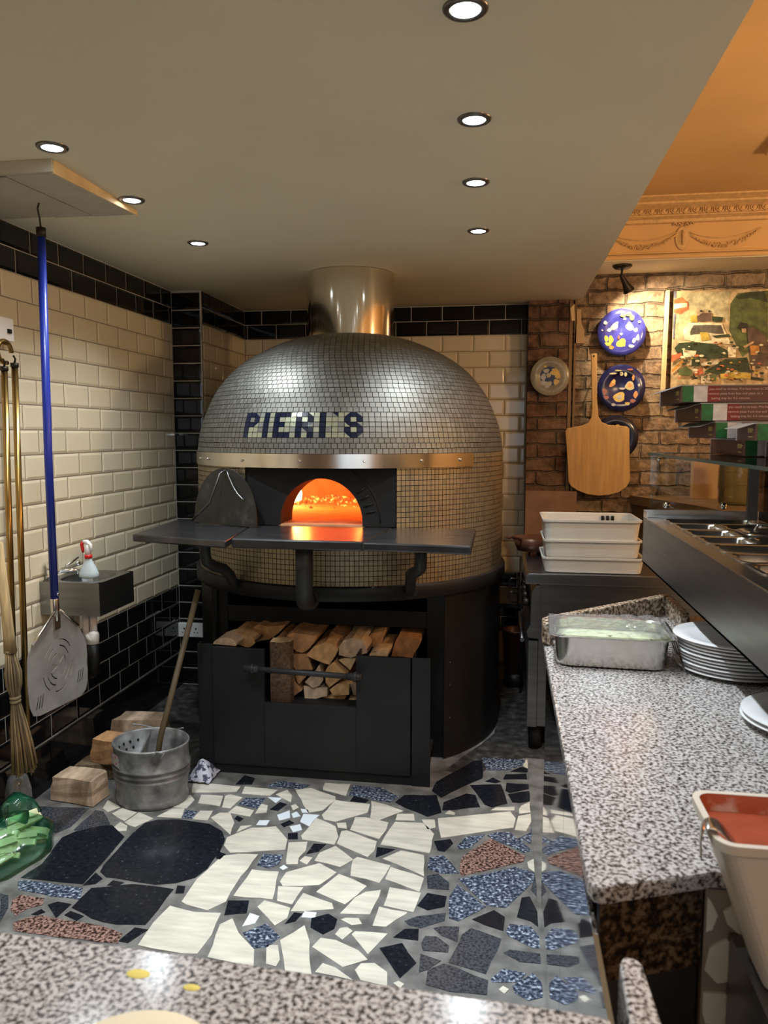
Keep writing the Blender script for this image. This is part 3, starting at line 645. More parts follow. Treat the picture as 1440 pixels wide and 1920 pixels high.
# brick pier and brick wall on the right
m = MB()
m.box(0.137, 0.386, 5.07, 5.35, 0, 2.39, 0)
m.box(0.137, 0.46, 5.045, 5.07, 0.88, wz(1.19), 1)
struct(m, 'wall_pier', ['brick_pier', 'brown_panel'])
m = MB()
m.box(0.386, 3.3, 5.12, 5.3, 0, 2.9, 0)
struct(m, 'wall_brick', ['brick_wall'])
m = MB()
m.box(0.392, 0.412, 5.085, 5.12, 0.9, 2.39, 0)
m.box(0.424, 0.436, 5.09, 5.12, 0.9, 2.39, 0)
struct(m, 'trim_1', ['bronze_dark'])

# low oven-kitchen ceiling, ends in a drop on the dining-room side
m = MB()
m.box(-2.12, 0.467, -3.0, 5.35, 2.39, 2.88, 0)
struct(m, 'ceiling', ['ceiling'])
m = MB()
m.box(0.467, 3.3, -3.0, 5.3, 2.86, 2.98, 0)
struct(m, 'ceiling_dining', ['orange'])
# plaster frame on the dining ceiling
m = MB()
for k, w in ((0, 0.05), (1, 0.03)):
    o = 0.05 * k
    a0, a1, b0, b1 = 1.17 + o * 1.2, 2.9 - o, 2.5 + o, 3.95 - o
    zt = 2.86
    for (x0, x1, y0, y1) in ((a0, a1, b1 - w, b1), (a0, a1, b0, b0 + w), (a0, a0 + w, b0 + w, b1 - w), (a1 - w, a1, b0 + w, b1 - w)):
        m.box(x0, x1, y0, y1, zt - 0.03 + 0.012 * k, zt, 0)
struct(m, 'trim_2', ['orange_relief'], bevel=0.006)
m = MB()
m.box(3.3, 3.42, -3.0, 5.3, 0, 2.98)
struct(m, 'wall_right', ['dining_wall'])
m = MB()
m.box(-2.12, -0.5, -3.12, -3.0, 0, 2.98)
m.box(2.3, 3.42, -3.12, -3.0, 0, 2.98)
m.box(-0.5, 2.3, -3.12, -3.0, 0, 0.85)
m.box(-0.5, 2.3, -3.12, -3.0, 2.5, 2.98)
struct(m, 'wall_front', ['dining_wall'])
m = MB()
m.box(-0.5, 2.3, -3.08, -3.06, 0.85, 2.5, 0)  # added glowing panel, unseen, for soft cool light from behind
for x in (-0.5, 0.87, 2.24):
    m.box(x, x + 0.06, -3.05, -2.99, 0.85, 2.5, 1)
m.box(-0.5, 2.3, -3.05, -2.99, 0.85, 0.92, 1)
m.box(-0.5, 2.3, -3.05, -2.99, 2.43, 2.5, 1)
struct(m, 'added_window_1', ['added_glow_panel', 'white_paint'])

# entablature over the brick wall
BY = 4.75
m = MB()
m.box(0.467, 3.3, BY, 5.12, 2.547, 2.555, 1)
m.box(0.467, 3.3, BY, 5.12, 2.555, 2.86, 0)
m.box(0.467, 3.3, BY - 0.012, BY, 2.552, 2.572, 0)
m.box(0.467, 3.3, BY - 0.022, BY, 2.578, 2.588, 0)
struct(m, 'trim_3', ['orange', 'white_paint'], bevel=0.004)
m = MB()
prof = [(BY, 2.745), (BY - 0.02, 2.75), (BY - 0.025, 2.765), (BY - 0.055, 2.775), (BY - 0.055, 2.783), (BY - 0.07, 2.783),
        (BY - 0.07, 2.81), (BY - 0.12, 2.828), (BY - 0.12, 2.838), (BY - 0.17, 2.852), (BY - 0.17, 2.86), (BY, 2.86)]
m.prism(prof, 'x', 0.467, 3.3, 0)
x = 0.5
while x < 1.75:
    m.ball((x, BY - 0.072, 2.797), 0.0155, 10, 0, sx=0.85, sy=0.6, sz=0.95)
    m.tube([(x - 0.022, BY - 0.074, 2.81), (x - 0.019, BY - 0.078, 2.793), (x, BY - 0.08, 2.779), (x + 0.019, BY - 0.078, 2.793), (x + 0.022, BY - 0.074, 2.81)], 0.0032, 6)
    m.box(x + 0.028, x + 0.032, BY - 0.08, BY - 0.07, 2.785, 2.81, 0)
    x += 0.0605
struct(m, 'trim_4', ['orange_relief'])
# plaster medallion and swags
m = MB()
cx, cz = 0.985, 2.662
m.lathe([(0.001, 0.014), (0.030, 0.013), (0.036, 0.007), (0.040, 0.013), (0.044, 0.007), (0.045, 0)], (cx, BY, cz), 'y', 28, 0, sx=0.92, sy=1.5, flip=-1)
m.tube([(cx, BY - 0.016, cz - 0.04), (cx + 0.004, BY - 0.022, cz), (cx - 0.002, BY - 0.02, cz + 0.03)], [0.006, 0.010, 0.005], 8)
m.ball((cx, BY - 0.02, cz + 0.037), 0.007, 8)
for dx, dz in ((-0.028, 0.092), (-0.012, 0.085), (0.014, 0.087), (0.03, 0.09), (-0.045, 0.08), (0.048, 0.082), (0, 0.097), (-0.02, 0.075), (0.02, 0.075)):
    m.tube([(cx + dx - 0.01, BY - 0.006, cz + dz - 0.006), (cx + dx, BY - 0.014, cz + dz + 0.008), (cx + dx + 0.011, BY - 0.006, cz + dz - 0.005)], 0.005, 6)


def swag(xa, za, xb, zb_, sag, r, leaf):
    P = []
    for i in range(15):
        t = i / 14
        P.append((xa + (xb - xa) * t, BY - 0.006, za + (zb_ - za) * t - sag * 4 * t * (1 - t)))
    m.tube(P, r, 6)
    if leaf:
        for i in range(44):
            t = 0.08 + 0.84 * i / 43
            x = xa + (xb - xa) * t
            zz = za + (zb_ - za) * t - sag * 4 * t * (1 - t)
            w = 0.012 * math.sin(PI * t) + 0.004
            m.tube([(x, BY - 0.012, zz), (x + random.uniform(-0.01, 0.01), BY - 0.015, zz + w * random.choice((-1, 1)))], [0.004, 0.002], 5)


for sgn in (-1, 1):
    swag(cx + sgn * 0.03, cz + 0.035, cx + sgn * 0.42, cz + 0.045, 0.045, 0.0035, False)
    swag(cx + sgn * 0.035, cz + 0.02, cx + sgn * 0.42, cz + 0.04, 0.075, 0.006, True)
struct(m, 'trim_5', ['orange_relief'])

# floor: crazy paving of travertine, granite and marble offcuts, set in grout
def sub_poly(P, n=3, j=0.0035):
    out = []
    for i in range(len(P)):
        a, b = P[i], P[(i + 1) % len(P)]
        L = math.hypot(b[0] - a[0], b[1] - a[1])
        k = max(1, min(n, int(L / 0.045)))
        for t in range(k):
            f = t / k
            w = 0 if t == 0 else j
            out.append((a[0] + (b[0] - a[0]) * f + random.uniform(-w, w), a[1] + (b[1] - a[1]) * f + random.uniform(-w, w)))
    return out


m = MB()
m.box(-2.12, 3.42, -3.12, 5.35, -0.08, 0, 0)
SI = {'C': 1, 'K': 2, 'D': 3, 'B': 4, 'R': 5, 'W': 6}
for k, P in STONES:
    if len(set(P)) < 3:
        continue
    ar = sum(P[i][0] * P[(i + 1) % len(P)][1] - P[(i + 1) % len(P)][0] * P[i][1] for i in range(len(P)))
    if ar < 0:
        P = P[::-1]
    Q = sub_poly(P)
    m.prism(Q, 'z', 0.0001, 0.0016, SI[k])
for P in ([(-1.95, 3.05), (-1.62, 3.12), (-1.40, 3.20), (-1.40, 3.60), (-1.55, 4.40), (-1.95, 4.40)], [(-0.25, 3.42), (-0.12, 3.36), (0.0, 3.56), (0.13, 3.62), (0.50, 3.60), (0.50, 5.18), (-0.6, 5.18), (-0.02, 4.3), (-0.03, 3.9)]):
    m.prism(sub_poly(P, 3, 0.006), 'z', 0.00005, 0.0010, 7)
# unseen side of the room: plain scatter of paving towards the counter and the dining room
rs = random.Random(3)
for i in range(90):
    x, y = rs.uniform(-1.9, 0.1), rs.uniform(-0.5, 1.75)
    r = rs.uniform(0.05, 0.11)
    x = -1.9 + (i % 10) * 0.215 + rs.uniform(-0.03, 0.03)
    y = -0.5 + (i // 10) * 0.215 + rs.uniform(-0.03, 0.03)
    if y > 1.5 or x > 0.1:
        continue
    P = [(x + r * math.cos(a + 0.3 * rs.random()) * rs.uniform(0.75, 1), y + r * math.sin(a) * rs.uniform(0.75, 1)) for a in [j * PI / 3 for j in range(6)]]
    m.prism(P, 'z', 0.0001, 0.0016, rs.choice([1, 1, 2, 3, 4, 5]))
struct(m, 'floor', ['floor_grout', 'st_C', 'st_K', 'st_D', 'st_B', 'st_R', 'st_W', 'grit'])

# ================================================================ PIZZA OVEN
OC = Vector((-0.826, 4.13, 0))


def cyl(phi, r, z):
    """point on the oven at angle phi (0 = front, + = right)"""
    return (OC.x + r * math.sin(phi), OC.y - r * math.cos(phi), z)


oven = thing('pizza_oven', (OC.x, OC.y, 0), 'domed wood-fired pizza oven clad in small steel mosaic tiles on a black base', 'oven')
PROF = [(0.815, 0.865), (0.815, 1.45), (0.806, 1.53), (0.788, 1.60), (0.765, 1.66), (0.725, 1.745), (0.68, 1.81), (0.629, 1.867), (0.57, 1.915),
        (0.51, 1.953), (0.45, 1.985), (0.39, 2.012), (0.33, 2.034), (0.27, 2.05), (0.225, 2.06)]
# smooth resampled profile by arc length
ACC = [0]
for a, b in zip(PROF, PROF[1:]):
    ACC.append(ACC[-1] + math.hypot(b[0] - a[0], b[1] - a[1]))


def prof_at(s):
    s = max(0, min(ACC[-1], s))
    for i in range(len(ACC) - 1):
        if s <= ACC[i + 1]:
            t = (s - ACC[i]) / (ACC[i + 1] - ACC[i])
            a, b = PROF[i], PROF[i + 1]
            # Catmull-Rom where possible
            if i > 1 and i + 2 < len(PROF):
                p0, p3 = PROF[i - 1], PROF[i + 2]
                return tuple(0.5 * (2 * a[k] + (b[k] - p0[k]) * t + (2 * p0[k] - 5 * a[k] + 4 * b[k] - p3[k]) * t * t + (3 * a[k] - p0[k] - 3 * b[k] + p3[k]) * t ** 3) for k in (0, 1))
            return (a[0] + (b[0] - a[0]) * t, a[1] + (b[1] - a[1]) * t)
    return PROF[-1]


OPEN = math.radians(26.0)
S_BAND = 1.46 - 0.865
m = MB()
NP = 180
ss = [i * 0.02 for i in range(int(ACC[-1] / 0.02) + 2)]
pts = [prof_at(s) for s in ss]
vs = []
for r, zz in pts:
    for i in range(NP):
        vs.append(cyl(2 * PI * i / NP, r - 0.003, zz))
fs = []
for j in range(len(pts) - 1):
    for i in range(NP):
        ph = (i + 0.5) * 360 / NP
        ph = ph - 360 if ph > 180 else ph
        if abs(ph) < 26 and 1.125 < (pts[j][1] + pts[j + 1][1]) / 2 < 1.41:
            continue
        fs.append([j * NP + i, j * NP + (i + 1) % NP, (j + 1) * NP + (i + 1) % NP, (j + 1) * NP + i])
m.add(vs, fs, 0, True)
m.build('dome_shell', 'mos_grout', oven)

# mosaic cladding: lower grid, then bonded courses with the lettering in the five aligned ones
LET = {}


def put(col, rows):
    for r_, c in enumerate(rows):
        for k, ch in enumerate(c):
            if ch != '.':
                LET[(r_, col + k)] = ch


# X full dark tile; a/b/c/d dark half at top-left / top-right / bottom-left / bottom-right
put(0, ['XXc', 'X.X', 'XXa', 'X..', 'X..'])
put(4, ['X', 'X', 'X', 'X', 'X'])
put(6, ['XXX', 'X..', 'XX.', 'X..', 'XXX'])
put(10, ['XXc', 'X.X', 'XXa', 'XbX', 'X.X'])
put(14, ['X', 'X', 'X', 'X', 'X'])
put(16, ['b'])
put(18, ['dXc', 'X.X', 'bXc', 'X.X', 'bXa'])
TM = ['mos_a', 'mos_b', 'mos_c', 'mos_gold', 'mos_gold_b', 'mos_navy', 'mos_pale']
m = MB()


def mtile(s0, s1, p0, p1, mi, half=None, h=0.0016):
    g = 0.0014
    (r0, z0), (r1, z1) = prof_at(s0 + g), prof_at(s1 - g)
    gp0 = g / max(r0, 0.1)
    a, b = p0 + gp0, p1 - gp0
    t = Vector((r1 - r0, z1 - z0)).normalized()
    nr, nz = t.y, -t.x
    tr = random.uniform(-0.00013, 0.00013)
    q = [cyl(a, r0, z0), cyl(b, r0, z0), cyl(b, r1, z1), cyl(a, r1, z1)]
    hh = [h + tr, h - tr, h - tr, h + tr]
    w = [cyl(a, r0 + nr * hh[0], z0 + nz * hh[0]), cyl(b, r0 + nr * hh[1], z0 + nz * hh[1]),
         cyl(b, r1 + nr * hh[2], z1 + nz * hh[2]), cyl(a, r1 + nr * hh[3], z1 + nz * hh[3])]
    m.add(q + w, [(0, 1, 5, 4), (1, 2, 6, 5), (2, 3, 7, 6), (3, 0, 4, 7)], mi)
    o = len(m.v) - 4
    if half is None:
        m.f.append([o, o + 1, o + 2, o + 3])
        m.m.append(mi)
        m.sm.append(False)
    else:
        BL, BR, TR, TL = o, o + 1, o + 2, o + 3
        dark, lite = {'a': ((TL, BL, TR), (TR, BL, BR)), 'b': ((TR, TL, BR), (TL, BL, BR)),
                      'c': ((BL, BR, TL), (BR, TR, TL)), 'd': ((BR, TR, BL), (TR, TL, BL))}[half]
        for f, k in ((dark, 5), (lite, mi)):
            m.f.append(list(f))
            m.m.append(k)
            m.sm.append(False)


NL = 240
rowh = S_BAND / 25
for j in range(25):
    for i in range(NL):
        p0, p1 = 2 * PI * i / NL, 2 * PI * (i + 1) / NL
        mid = math.degrees((p0 + p1) / 2)
        mid = mid - 360 if mid > 180 else mid
        zz = 0.865 + (j + 0.5) * rowh
        if abs(mid) < 26.2 and 1.12 < zz < 1.415:
            continue
        mtile(j * rowh, (j + 1) * rowh, p0, p1, random.choice((3, 3, 3, 4)))
s = S_BAND
j = 0
COLP = math.radians(39.8 / 20)
PH0 = math.radians(-25.8) - COLP / 2
while s < ACC[-1] - 0.02:
    h = 0.0240
    r = prof_at(s + h / 2)[0]
    if 3 <= j < 8:
        n, off = round(2 * PI / COLP), PH0
    else:
        n = max(8, round(2 * PI * r / 0.0272))
        off = PH0 + (PI / n if j % 2 else 0)
    for i in range(n):
        p0 = off + 2 * PI * i / n
        half, mi = None, random.choice((0, 0, 1, 2))
        if 3 <= j < 8:
            key = (7 - j, i)
            ch = LET.get(key)
            if ch == 'X':
                mi = 5
            elif ch:
                half = ch
            elif i < 21 and random.random() < 0.45:
                mi = 6
            if mi != 5 and i < 21:
                mi = 6 if random.random() < 0.3 else mi
        mtile(s, s + h, p0, p0 + 2 * PI / n, mi, half)
    s += h
    j += 1
m.build('mosaic_cladding', TM, oven, label='silver mosaic with the dark lettering PIERI\'S')

# flue
m = MB()
m.lathe([(0.233, 2.045), (0.233, 2.388)], (OC.x, OC.y, 0), 'z', 64)
m.lathe([(0.235, 2.045), (0.236, 2.05), (0.233, 2.056)], (OC.x, OC.y, 0), 'z', 64)
m.build('flue', 'flue_steel', oven)

# steel band over the mouth with bolts
m = MB()
N = 90
a0, a1 = math.radians(-84), math.radians(55.7)
vs = []
for i in range(N + 1):
    ph = a0 + (a1 - a0) * i / N
    for r, zz in ((0.8195, 1.397), (0.8235, 1.397), (0.8235, 1.46), (0.8195, 1.46)):
        vs.append(cyl(ph, r, zz))
fs = []
for i in range(N):
    for k in range(4):
        fs.append([i * 4 + k, i * 4 + (k + 1) % 4, (i + 1) * 4 + (k + 1) % 4, (i + 1) * 4 + k])
m.add(vs, fs, 0, False)
m.add([vs[0], vs[1], vs[2], vs[3]], [(0, 1, 2, 3)])
m.add(vs[-4:], [(0, 1, 2, 3)])
for i in range(len(m.sm) - 2):
    m.sm[i] = True
band = m.build('steel_band', 'band_steel', oven)
md = band.modifiers.new('es', 'EDGE_SPLIT')
md.split_angle = math.radians(30)
for ph in (-54.2, -46.1, -26.2, -5.1, 15.2, 33.8, 49.1):
    m = MB()
    c = cyl(math.radians(ph), 0.8235, 1.429)
    d = cyl(math.radians(ph), 0.831, 1.429)
    e = cyl(math.radians(ph), 0.8325, 1.429)
    m.tube([c, d, e], [0.0072, 0.0065, 0.003], 12)
    m.build('bolt', 'chrome', band)

# black face plate with the arch
m = MB()
AX, AZ, AR = OC.x, 1.148, 0.1925
YP = 3.412
arc = [(AX + AR * math.cos(a), AZ + AR * 1.03 * math.sin(a)) for a in [PI * k / 28 for k in range(29)]]
arc = [(AX + AR, 1.13)] + arc + [(AX - AR, 1.13)]
x0, x1, zt = AX - 0.366, AX + 0.366, 1.425
outer = []
for (px_, pz_) in arc:
    dx, dz = px_ - AX, pz_ - 1.13
    L = math.hypot(dx, dz)
    kx = 0.366 / abs(dx) if abs(dx) > 1e-6 else 1e9
    kz = (zt - 1.13) / dz if dz > 1e-6 else 1e9
    k = min(kx, kz)
    outer.append((AX + dx * k, 1.13 + dz * k))
n = len(arc)
vs = [(p[0], YP, p[1]) for p in arc] + [(p[0], YP, p[1]) for p in outer] + [(p[0], YP + 0.2, p[1]) for p in arc]
fs = [[i, i + 1, n + i + 1, n + i] for i in range(n - 1)] + [[i, i + 1, 2 * n + i + 1, 2 * n + i] for i in range(n - 1)]
m.add(vs, fs)
# soffit of the recess under the band
k = 24
vs = []
for i in range(k + 1):
    ph = -OPEN + 2 * OPEN * i / k
    x, y, zz = cyl(ph, 0.813, 1.405)
    vs += [(x, y, zz), (x, YP, zz)]
m.add(vs, [[2 * i, 2 * i + 1, 2 * i + 3, 2 * i + 2] for i in range(k)])
fp = m.build('face_plate', 'soot', oven)
# raised ring of worn cast letters around the arch (only slots can be read)
m = MB()
for a in (12, 20, 29, 38):
    t = math.radians(a)
    c = Vector((AX + 0.235 * math.cos(t), YP - 0.003, AZ + 0.235 * math.sin(t)))
    rd = Vector((math.cos(t), 0, math.sin(t)))
    m.tube([c - rd * 0.022, c + rd * 0.022], 0.0042, 6)
RA = [(AX + 0.275 * math.cos(a), YP - 0.002, AZ + 0.275 * math.sin(a)) for a in [math.radians(k) for k in range(0, 64, 6)]]
m.tube(RA, 0.003, 6)
m.build('arch_ornament', 'black_steel', fp)

# inside: hearth, vault, embers, flame
m = MB()
YI = 3.50
poly = []
for i in range(49):
    a = 2 * PI * i / 48
    poly.append((OC.x + 0.62 * math.sin(a), max(YI, OC.y - 0.62 * math.cos(a))))
m.prism(poly[:-1], 'z', 1.09, 1.135)
m.box(AX - 0.2, AX + 0.2, YP + 0.001, YI + 0.03, 1.09, 1.1345)
m.build('hearth', 'firebrick', oven)
m = MB()
vs, fs = [], []
R1, NI, NJ = 0.62, 96, 30
for j in range(NJ + 1):
    t = PI / 2 * j / NJ
    for i in range(NI):
        a = 2 * PI * i / NI
        rr = R1 * math.cos(t)
        vs.append((OC.x + rr * math.sin(a), max(YI + 0.03, OC.y - rr * math.cos(a)), 1.13 + 0.40 * math.sin(t)))
for j in range(NJ):
    for i in range(NI):
        f = [j * NI + i, j * NI + (i + 1) % NI, (j + 1) * NI + (i + 1) % NI, (j + 1) * NI + i]
        if all(vs[q][1] < YI + 0.031 for q in f):
            continue
        mx_, mz_ = sum(vs[q][0] for q in f) / 4 - AX, sum(vs[q][2] for q in f) / 4 - AZ
        if sum(vs[q][1] for q in f) / 4 < OC.y - 0.3 and (mx_ * mx_ + max(0, mz_) ** 2) < (AR + 0.02) ** 2:
            continue
        fs.append(f)
m.add(vs, fs, 0, True)
m.build('vault', 'firebrick', oven)
m = MB()
rs = random.Random(5)
for i in range(190):
    a, b = rs.gauss(0, 1), rs.gauss(0, 1)
    x = -0.98 + a * 0.16
    y = 4.33 + b * 0.07
    r = rs.uniform(0.006, 0.018)
    zz = 1.14 + 0.05 * math.exp(-(a * a + b * b) / 2)
    if math.hypot(x - OC.x, y - OC.y) > 0.56:
        continue
    vv = [(x + rs.uniform(-r, r), y + rs.uniform(-r, r), zz + rs.uniform(-r, r)) for _ in range(4)]
    m.add(vv, [(0, 1, 2), (0, 1, 3), (1, 2, 3), (0, 2, 3)])
m.build('embers', 'ember', oven, kind='stuff')
m = MB()
m.lathe([(0.001, 0), (0.05, 0.02), (0.055, 0.06), (0.035, 0.13), (0.015, 0.19), (0.001, 0.23)], (-1.20, 4.28, 1.15), 'z', 12, sx=1, sy=0.8)
m.build('flame', 'flame', oven)
light('fire_light', 'POINT', (-1.15, 4.15, 1.33), 9, (1.0, 0.24, 0.04), oven, shadow_soft_size=0.08)
light('fire_light', 'POINT', (-0.75, 4.25, 1.36), 4.5, (1.0, 0.24, 0.04), oven, shadow_soft_size=0.08)

# black support ring
m = MB()
m.lathe([(0.70, 0.80), (0.832, 0.80), (0.836, 0.806), (0.836, 0.862), (0.832, 0.868), (0.80, 0.868)], (OC.x, OC.y, 0), 'z', 96)
m.build('support_ring', 'black_steel', oven)
# base: curved sides, flat open front
FY = 3.56
m = MB()
RB = 0.812
h0 = math.asin(0.56 / RB)
N = 60
vs = []
for i in range(N + 1):
    ph = h0 + (2 * PI - 2 * h0) * i / N
    for zz in (0.0, 0.80):
        vs.append(cyl(ph, RB, zz))
m.add(vs, [[2 * i, 2 * i + 2, 2 * i + 3, 2 * i + 1] for i in range(N)], 0, True)
m.build('curved_base_panel', 'black_steel', oven)
for x0, x1 in ((-1.42, -1.337), (-0.352, -0.264)):
    m = MB()
    m.box(x0, x1, FY, FY + 0.05, 0, 0.80)
    m.build('upright', 'black_steel', oven, bevel=0.003)
m = MB()
m.box(-1.337, -0.352, FY + 0.003, FY + 0.05, 0.63, 0.71)
m.build('crossbeam', 'black_steel', oven, bevel=0.003)
m = MB()
m.box(-1.35, -0.34, FY + 0.05, 4.45, 0.04, 0.06)
m.box(-1.35, -0.34, 4.40, 4.45, 0.06, 0.78)
m.box(-1.36, -1.34, FY + 0.05, 4.45, 0.06, 0.78)
m.box(-0.35, -0.33, FY + 0.05, 4.45, 0.06, 0.78)
m.build('wood_bay', 'soot', oven)
# black vent frame beside the curved panel
for zz in (0.20, 0.36, 0.47):
    m = MB()
    c, d = cyl(math.radians(46), RB, zz), cyl(math.radians(46), RB + 0.004, zz)
    m.tube([c, d], 0.004, 8)
    m.build('bolt', 'steel_dull', oven)

# landing shelf, three plates
def plate(poly, z0, z1, name, mt):
    mm = MB()
    mm.prism(poly, 'z', z0, z1)
    return mm.build(name, mt, oven, bevel=0.006)


plate([(-1.085, 2.945), (-0.545, 2.935), (-0.50, 3.405), (-1.15, 3.405)], 1.09, 1.1285, 'shelf_plate', 'shelf_iron')
plate([(-1.092, 2.90), (-1.155, 3.39), (-1.25, 3.43), (-1.44, 3.56), (-1.60, 3.60), (-1.555, 3.03)], 1.094, 1.126, 'shelf_plate', 'shelf_iron')
plate([(-0.54, 2.90), (-0.118, 2.86), (-0.122, 3.40), (-0.46, 3.385), (-0.49, 3.37)], 1.098, 1.131, 'shelf_plate', 'shelf_iron')
for pts_, r in (([(-0.806, 3.03, 1.095), (-0.808, 3.04, 1.0), (-0.815, 3.06, 0.90), (-0.835, 3.14, 0.835), (-0.85, 3.25, 0.815), (-0.855, 3.30, 0.81)], 0.036),
                ([(-0.328, 3.06, 1.10), (-0.329, 3.07, 1.03), (-0.335, 3.09, 1.00), (-0.36, 3.15, 0.975), (-0.385, 3.22, 0.955), (-0.397, 3.30, 0.92), (-0.41, 3.37, 0.86), (-0.415, 3.42, 0.835)], 0.025),
                ([(-1.30, 3.20, 1.10), (-1.302, 3.20, 1.03), (-1.305, 3.22, 0.985), (-1.29, 3.27, 0.955), (-1.265, 3.32, 0.935), (-1.25, 3.36, 0.90), (-1.245, 3.40, 0.85), (-1.24, 3.44, 0.835)], 0.025)):
    m = MB()
    m.tube(pts_, r, 14)
    m.tube([(pts_[-1][0], pts_[-1][1] - 0.014, pts_[-1][2]), pts_[-1]], r * 1.3, 14)
    m.build('shelf_bracket', 'cast_iron', oven)

# oven door leaning on the shelf
door = thing('oven_door', (-1.30, 3.47, 1.128), 'sooty black arched iron oven door with rod handle, leaning left of the oven mouth', 'oven door')
m = MB()
dp = []
for k in range(25):
    a = PI * k / 24
    dp.append((0.215 * math.cos(a), 0.262 * math.sin(a) ** 0.9 if math.sin(a) > 0 else 0))
A, B_ = Vector((-1.09, 3.30, 1.1295)), Vector((-1.47, 3.475, 1.1295))
dirx = (A - B_).normalized()
mid = (A + B_) / 2
tilt = Vector((0.0, 0.06, 1)).normalized()
nrm = dirx.cross(tilt).normalized()
fr = [mid + dirx * p[0] * 0.93 + tilt * p[1] for p in dp]
bk = [p - nrm * 0.008 for p in fr]
n = len(fr)
m.add(fr + bk, [list(range(n)), list(range(n, 2 * n))[::-1]] + [[i, (i + 1) % n, n + (i + 1) % n, n + i] for i in range(n)])
m.build('door_panel', 'door_iron', door)
m = MB()
top = mid + tilt * 0.235 + dirx * 0.0
if nrm.y > 0:
    nrm = -nrm
m.tube([mid + tilt * 0.255 + dirx * 0.01, top + nrm * 0.03, mid - dirx * 0.02 + tilt * 0.10 + nrm * 0.075, mid - dirx * 0.10 + tilt * 0.016 + nrm * 0.11], 0.0055, 8)
m.build('rod_handle', 'shelf_iron', door)
m = MB()
ch = [mid + tilt * 0.25 + dirx * 0.02 + nrm * 0.006]
for k in range(1, 9):
    t = k / 8
    ch.append(mid + dirx * (0.02 + 0.11 * t) + tilt * (0.25 - 0.13 * t - 0.02 * math.sin(PI * t)) + nrm * 0.008)
m.tube(ch, 0.0035, 6)
m.build('chain', 'steel_dull', door)

# log bin standing in front of the wood bay
bin_ = thing('log_bin', (-0.84, 3.24, 0), 'black steel log bin with cut-out front and pipe rail, under the oven', 'log bin')
m = MB()
BYY = 3.235
m.prism([(-1.294, 0.045), (-0.39, 0.045), (-0.39, 0.577), (-0.631, 0.579), (-0.632, 0.345), (-1.053, 0.345), (-1.051, 0.59), (-1.294, 0.592)], 'y', BYY, BYY + 0.02)
m.build('front_panel', 'bin_steel', bin_, bevel=0.002)
for x in (-1.054, -0.631):
    m = MB()
    m.box(x - 0.0012, x + 0.0012, BYY - 0.002, BYY + 0.002, 0.06, 0.344)
    m.build('panel_seam', 'dark_hole', bin_)
m = MB()
m.box(-1.37, -1.296, BYY + 0.012, BYY + 0.025, 0.004, 0.60)
m.box(-1.37, -1.36, BYY + 0.02, BYY + 0.06, 0.004, 0.60)
m.build('side_panel', 'bin_steel', bin_, bevel=0.002)
m = MB()
m.box(-0.384, -0.303, BYY + 0.002, BYY + 0.014, 0.0, 0.58)
m.box(-0.384, -0.374, BYY + 0.014, BYY + 0.10, 0.0, 0.58)
m.build('side_panel', 'bin_steel', bin_, bevel=0.002)
m = MB()
m.box(-1.296, -0.386, BYY + 0.008, BYY + 0.02, 0.002, 0.046)
m.build('kick_plate', 'soot', bin_)
m = MB()
m.box(-0.634, -0.628, BYY + 0.02, BYY + 0.13, 0.345, 0.579)
m.build('cheek_plate', 'bin_steel', bin_)
m = MB()
m.box(-1.355, -0.318, BYY + 0.02, FY + 0.6, 0.07, 0.09)
m.box(-1.335, -0.355, BYY + 0.05, FY + 0.3, 0.318, 0.33)
m.build('log_rack', 'soot', bin_)
m = MB()
ya = BYY - 0.045
m.tube([(-1.115, ya, 0.514), (-0.60, ya, 0.498)], 0.0125, 12)
for x, zz in ((-1.09, 0.513), (-0.625, 0.499)):
    m.tube([(x - 0.035, ya, zz + .001), (x + 0.03, ya, zz - .001)], 0.0165, 12)
    m.tube([(x, ya, zz), (x, BYY + 0.001, zz)], 0.013, 12)
    m.tube([(x - 0.008, ya, zz), (x + 0.008, ya, zz)], 0.022, 12)
m.build('pipe_rail', 'cast_iron', bin_)

# firewood: every log its own object, split faces towards us
LN = ['half-round log with pale bark-ringed end', 'split log with orange-brown end', 'pale wedge-shaped log', 'small split log with knotty end']


LOGLAB = ['small half log lying at the far left top of the woodpile, above the bin corner',
          'long orange split log lying slanted at the top left of the woodpile',
          'large pale half-round log with flat side up, top middle of the woodpile',
          'broad quarter log with cracked tan end, right of centre in the woodpile',
          'pale wedge log standing behind the upright log, below the flat-topped half log',
          'orange-brown blocky log above the pipe rail in the middle of the woodpile',
          'narrow pointed log end below the pipe rail in the middle of the woodpile',
          'pear-shaped pale log crossing behind the middle of the pipe rail',
          'rounded wedge log crossing behind the right end of the pipe rail',
          'brown triangular log just above the right end of the pipe rail',
          'pale humped log below the pipe rail, right of the upright log',
          'pinkish square-ended log low in the middle of the woodpile',
          'flat bark-edged slab low in the woodpile, right of the pinkish square log',
          'thin flat slat lying at the lower left edge of the bin cut-out',
          'curved narrow log squeezed behind the upright log at rail height',
          'small triangular offcut in the lower left corner of the bin cut-out',
          'dark bark-covered log below the right end of the pipe rail',
          'small bark-edged offcut in the lower right corner of the bin cut-out',
          'reddish squarish log at the top of the pile, right of the large half-round log',
          'round log with ringed end and a crack, upper right of the woodpile',
          'pale square-cut log at the top of the pile, right of the round ringed log',
          'thin pale slat resting on the right panel edge of the bin',
          'large rectangular log end at the far right top of the woodpile',
          'pinkish narrow log beside the right edge of the bin cut-out']


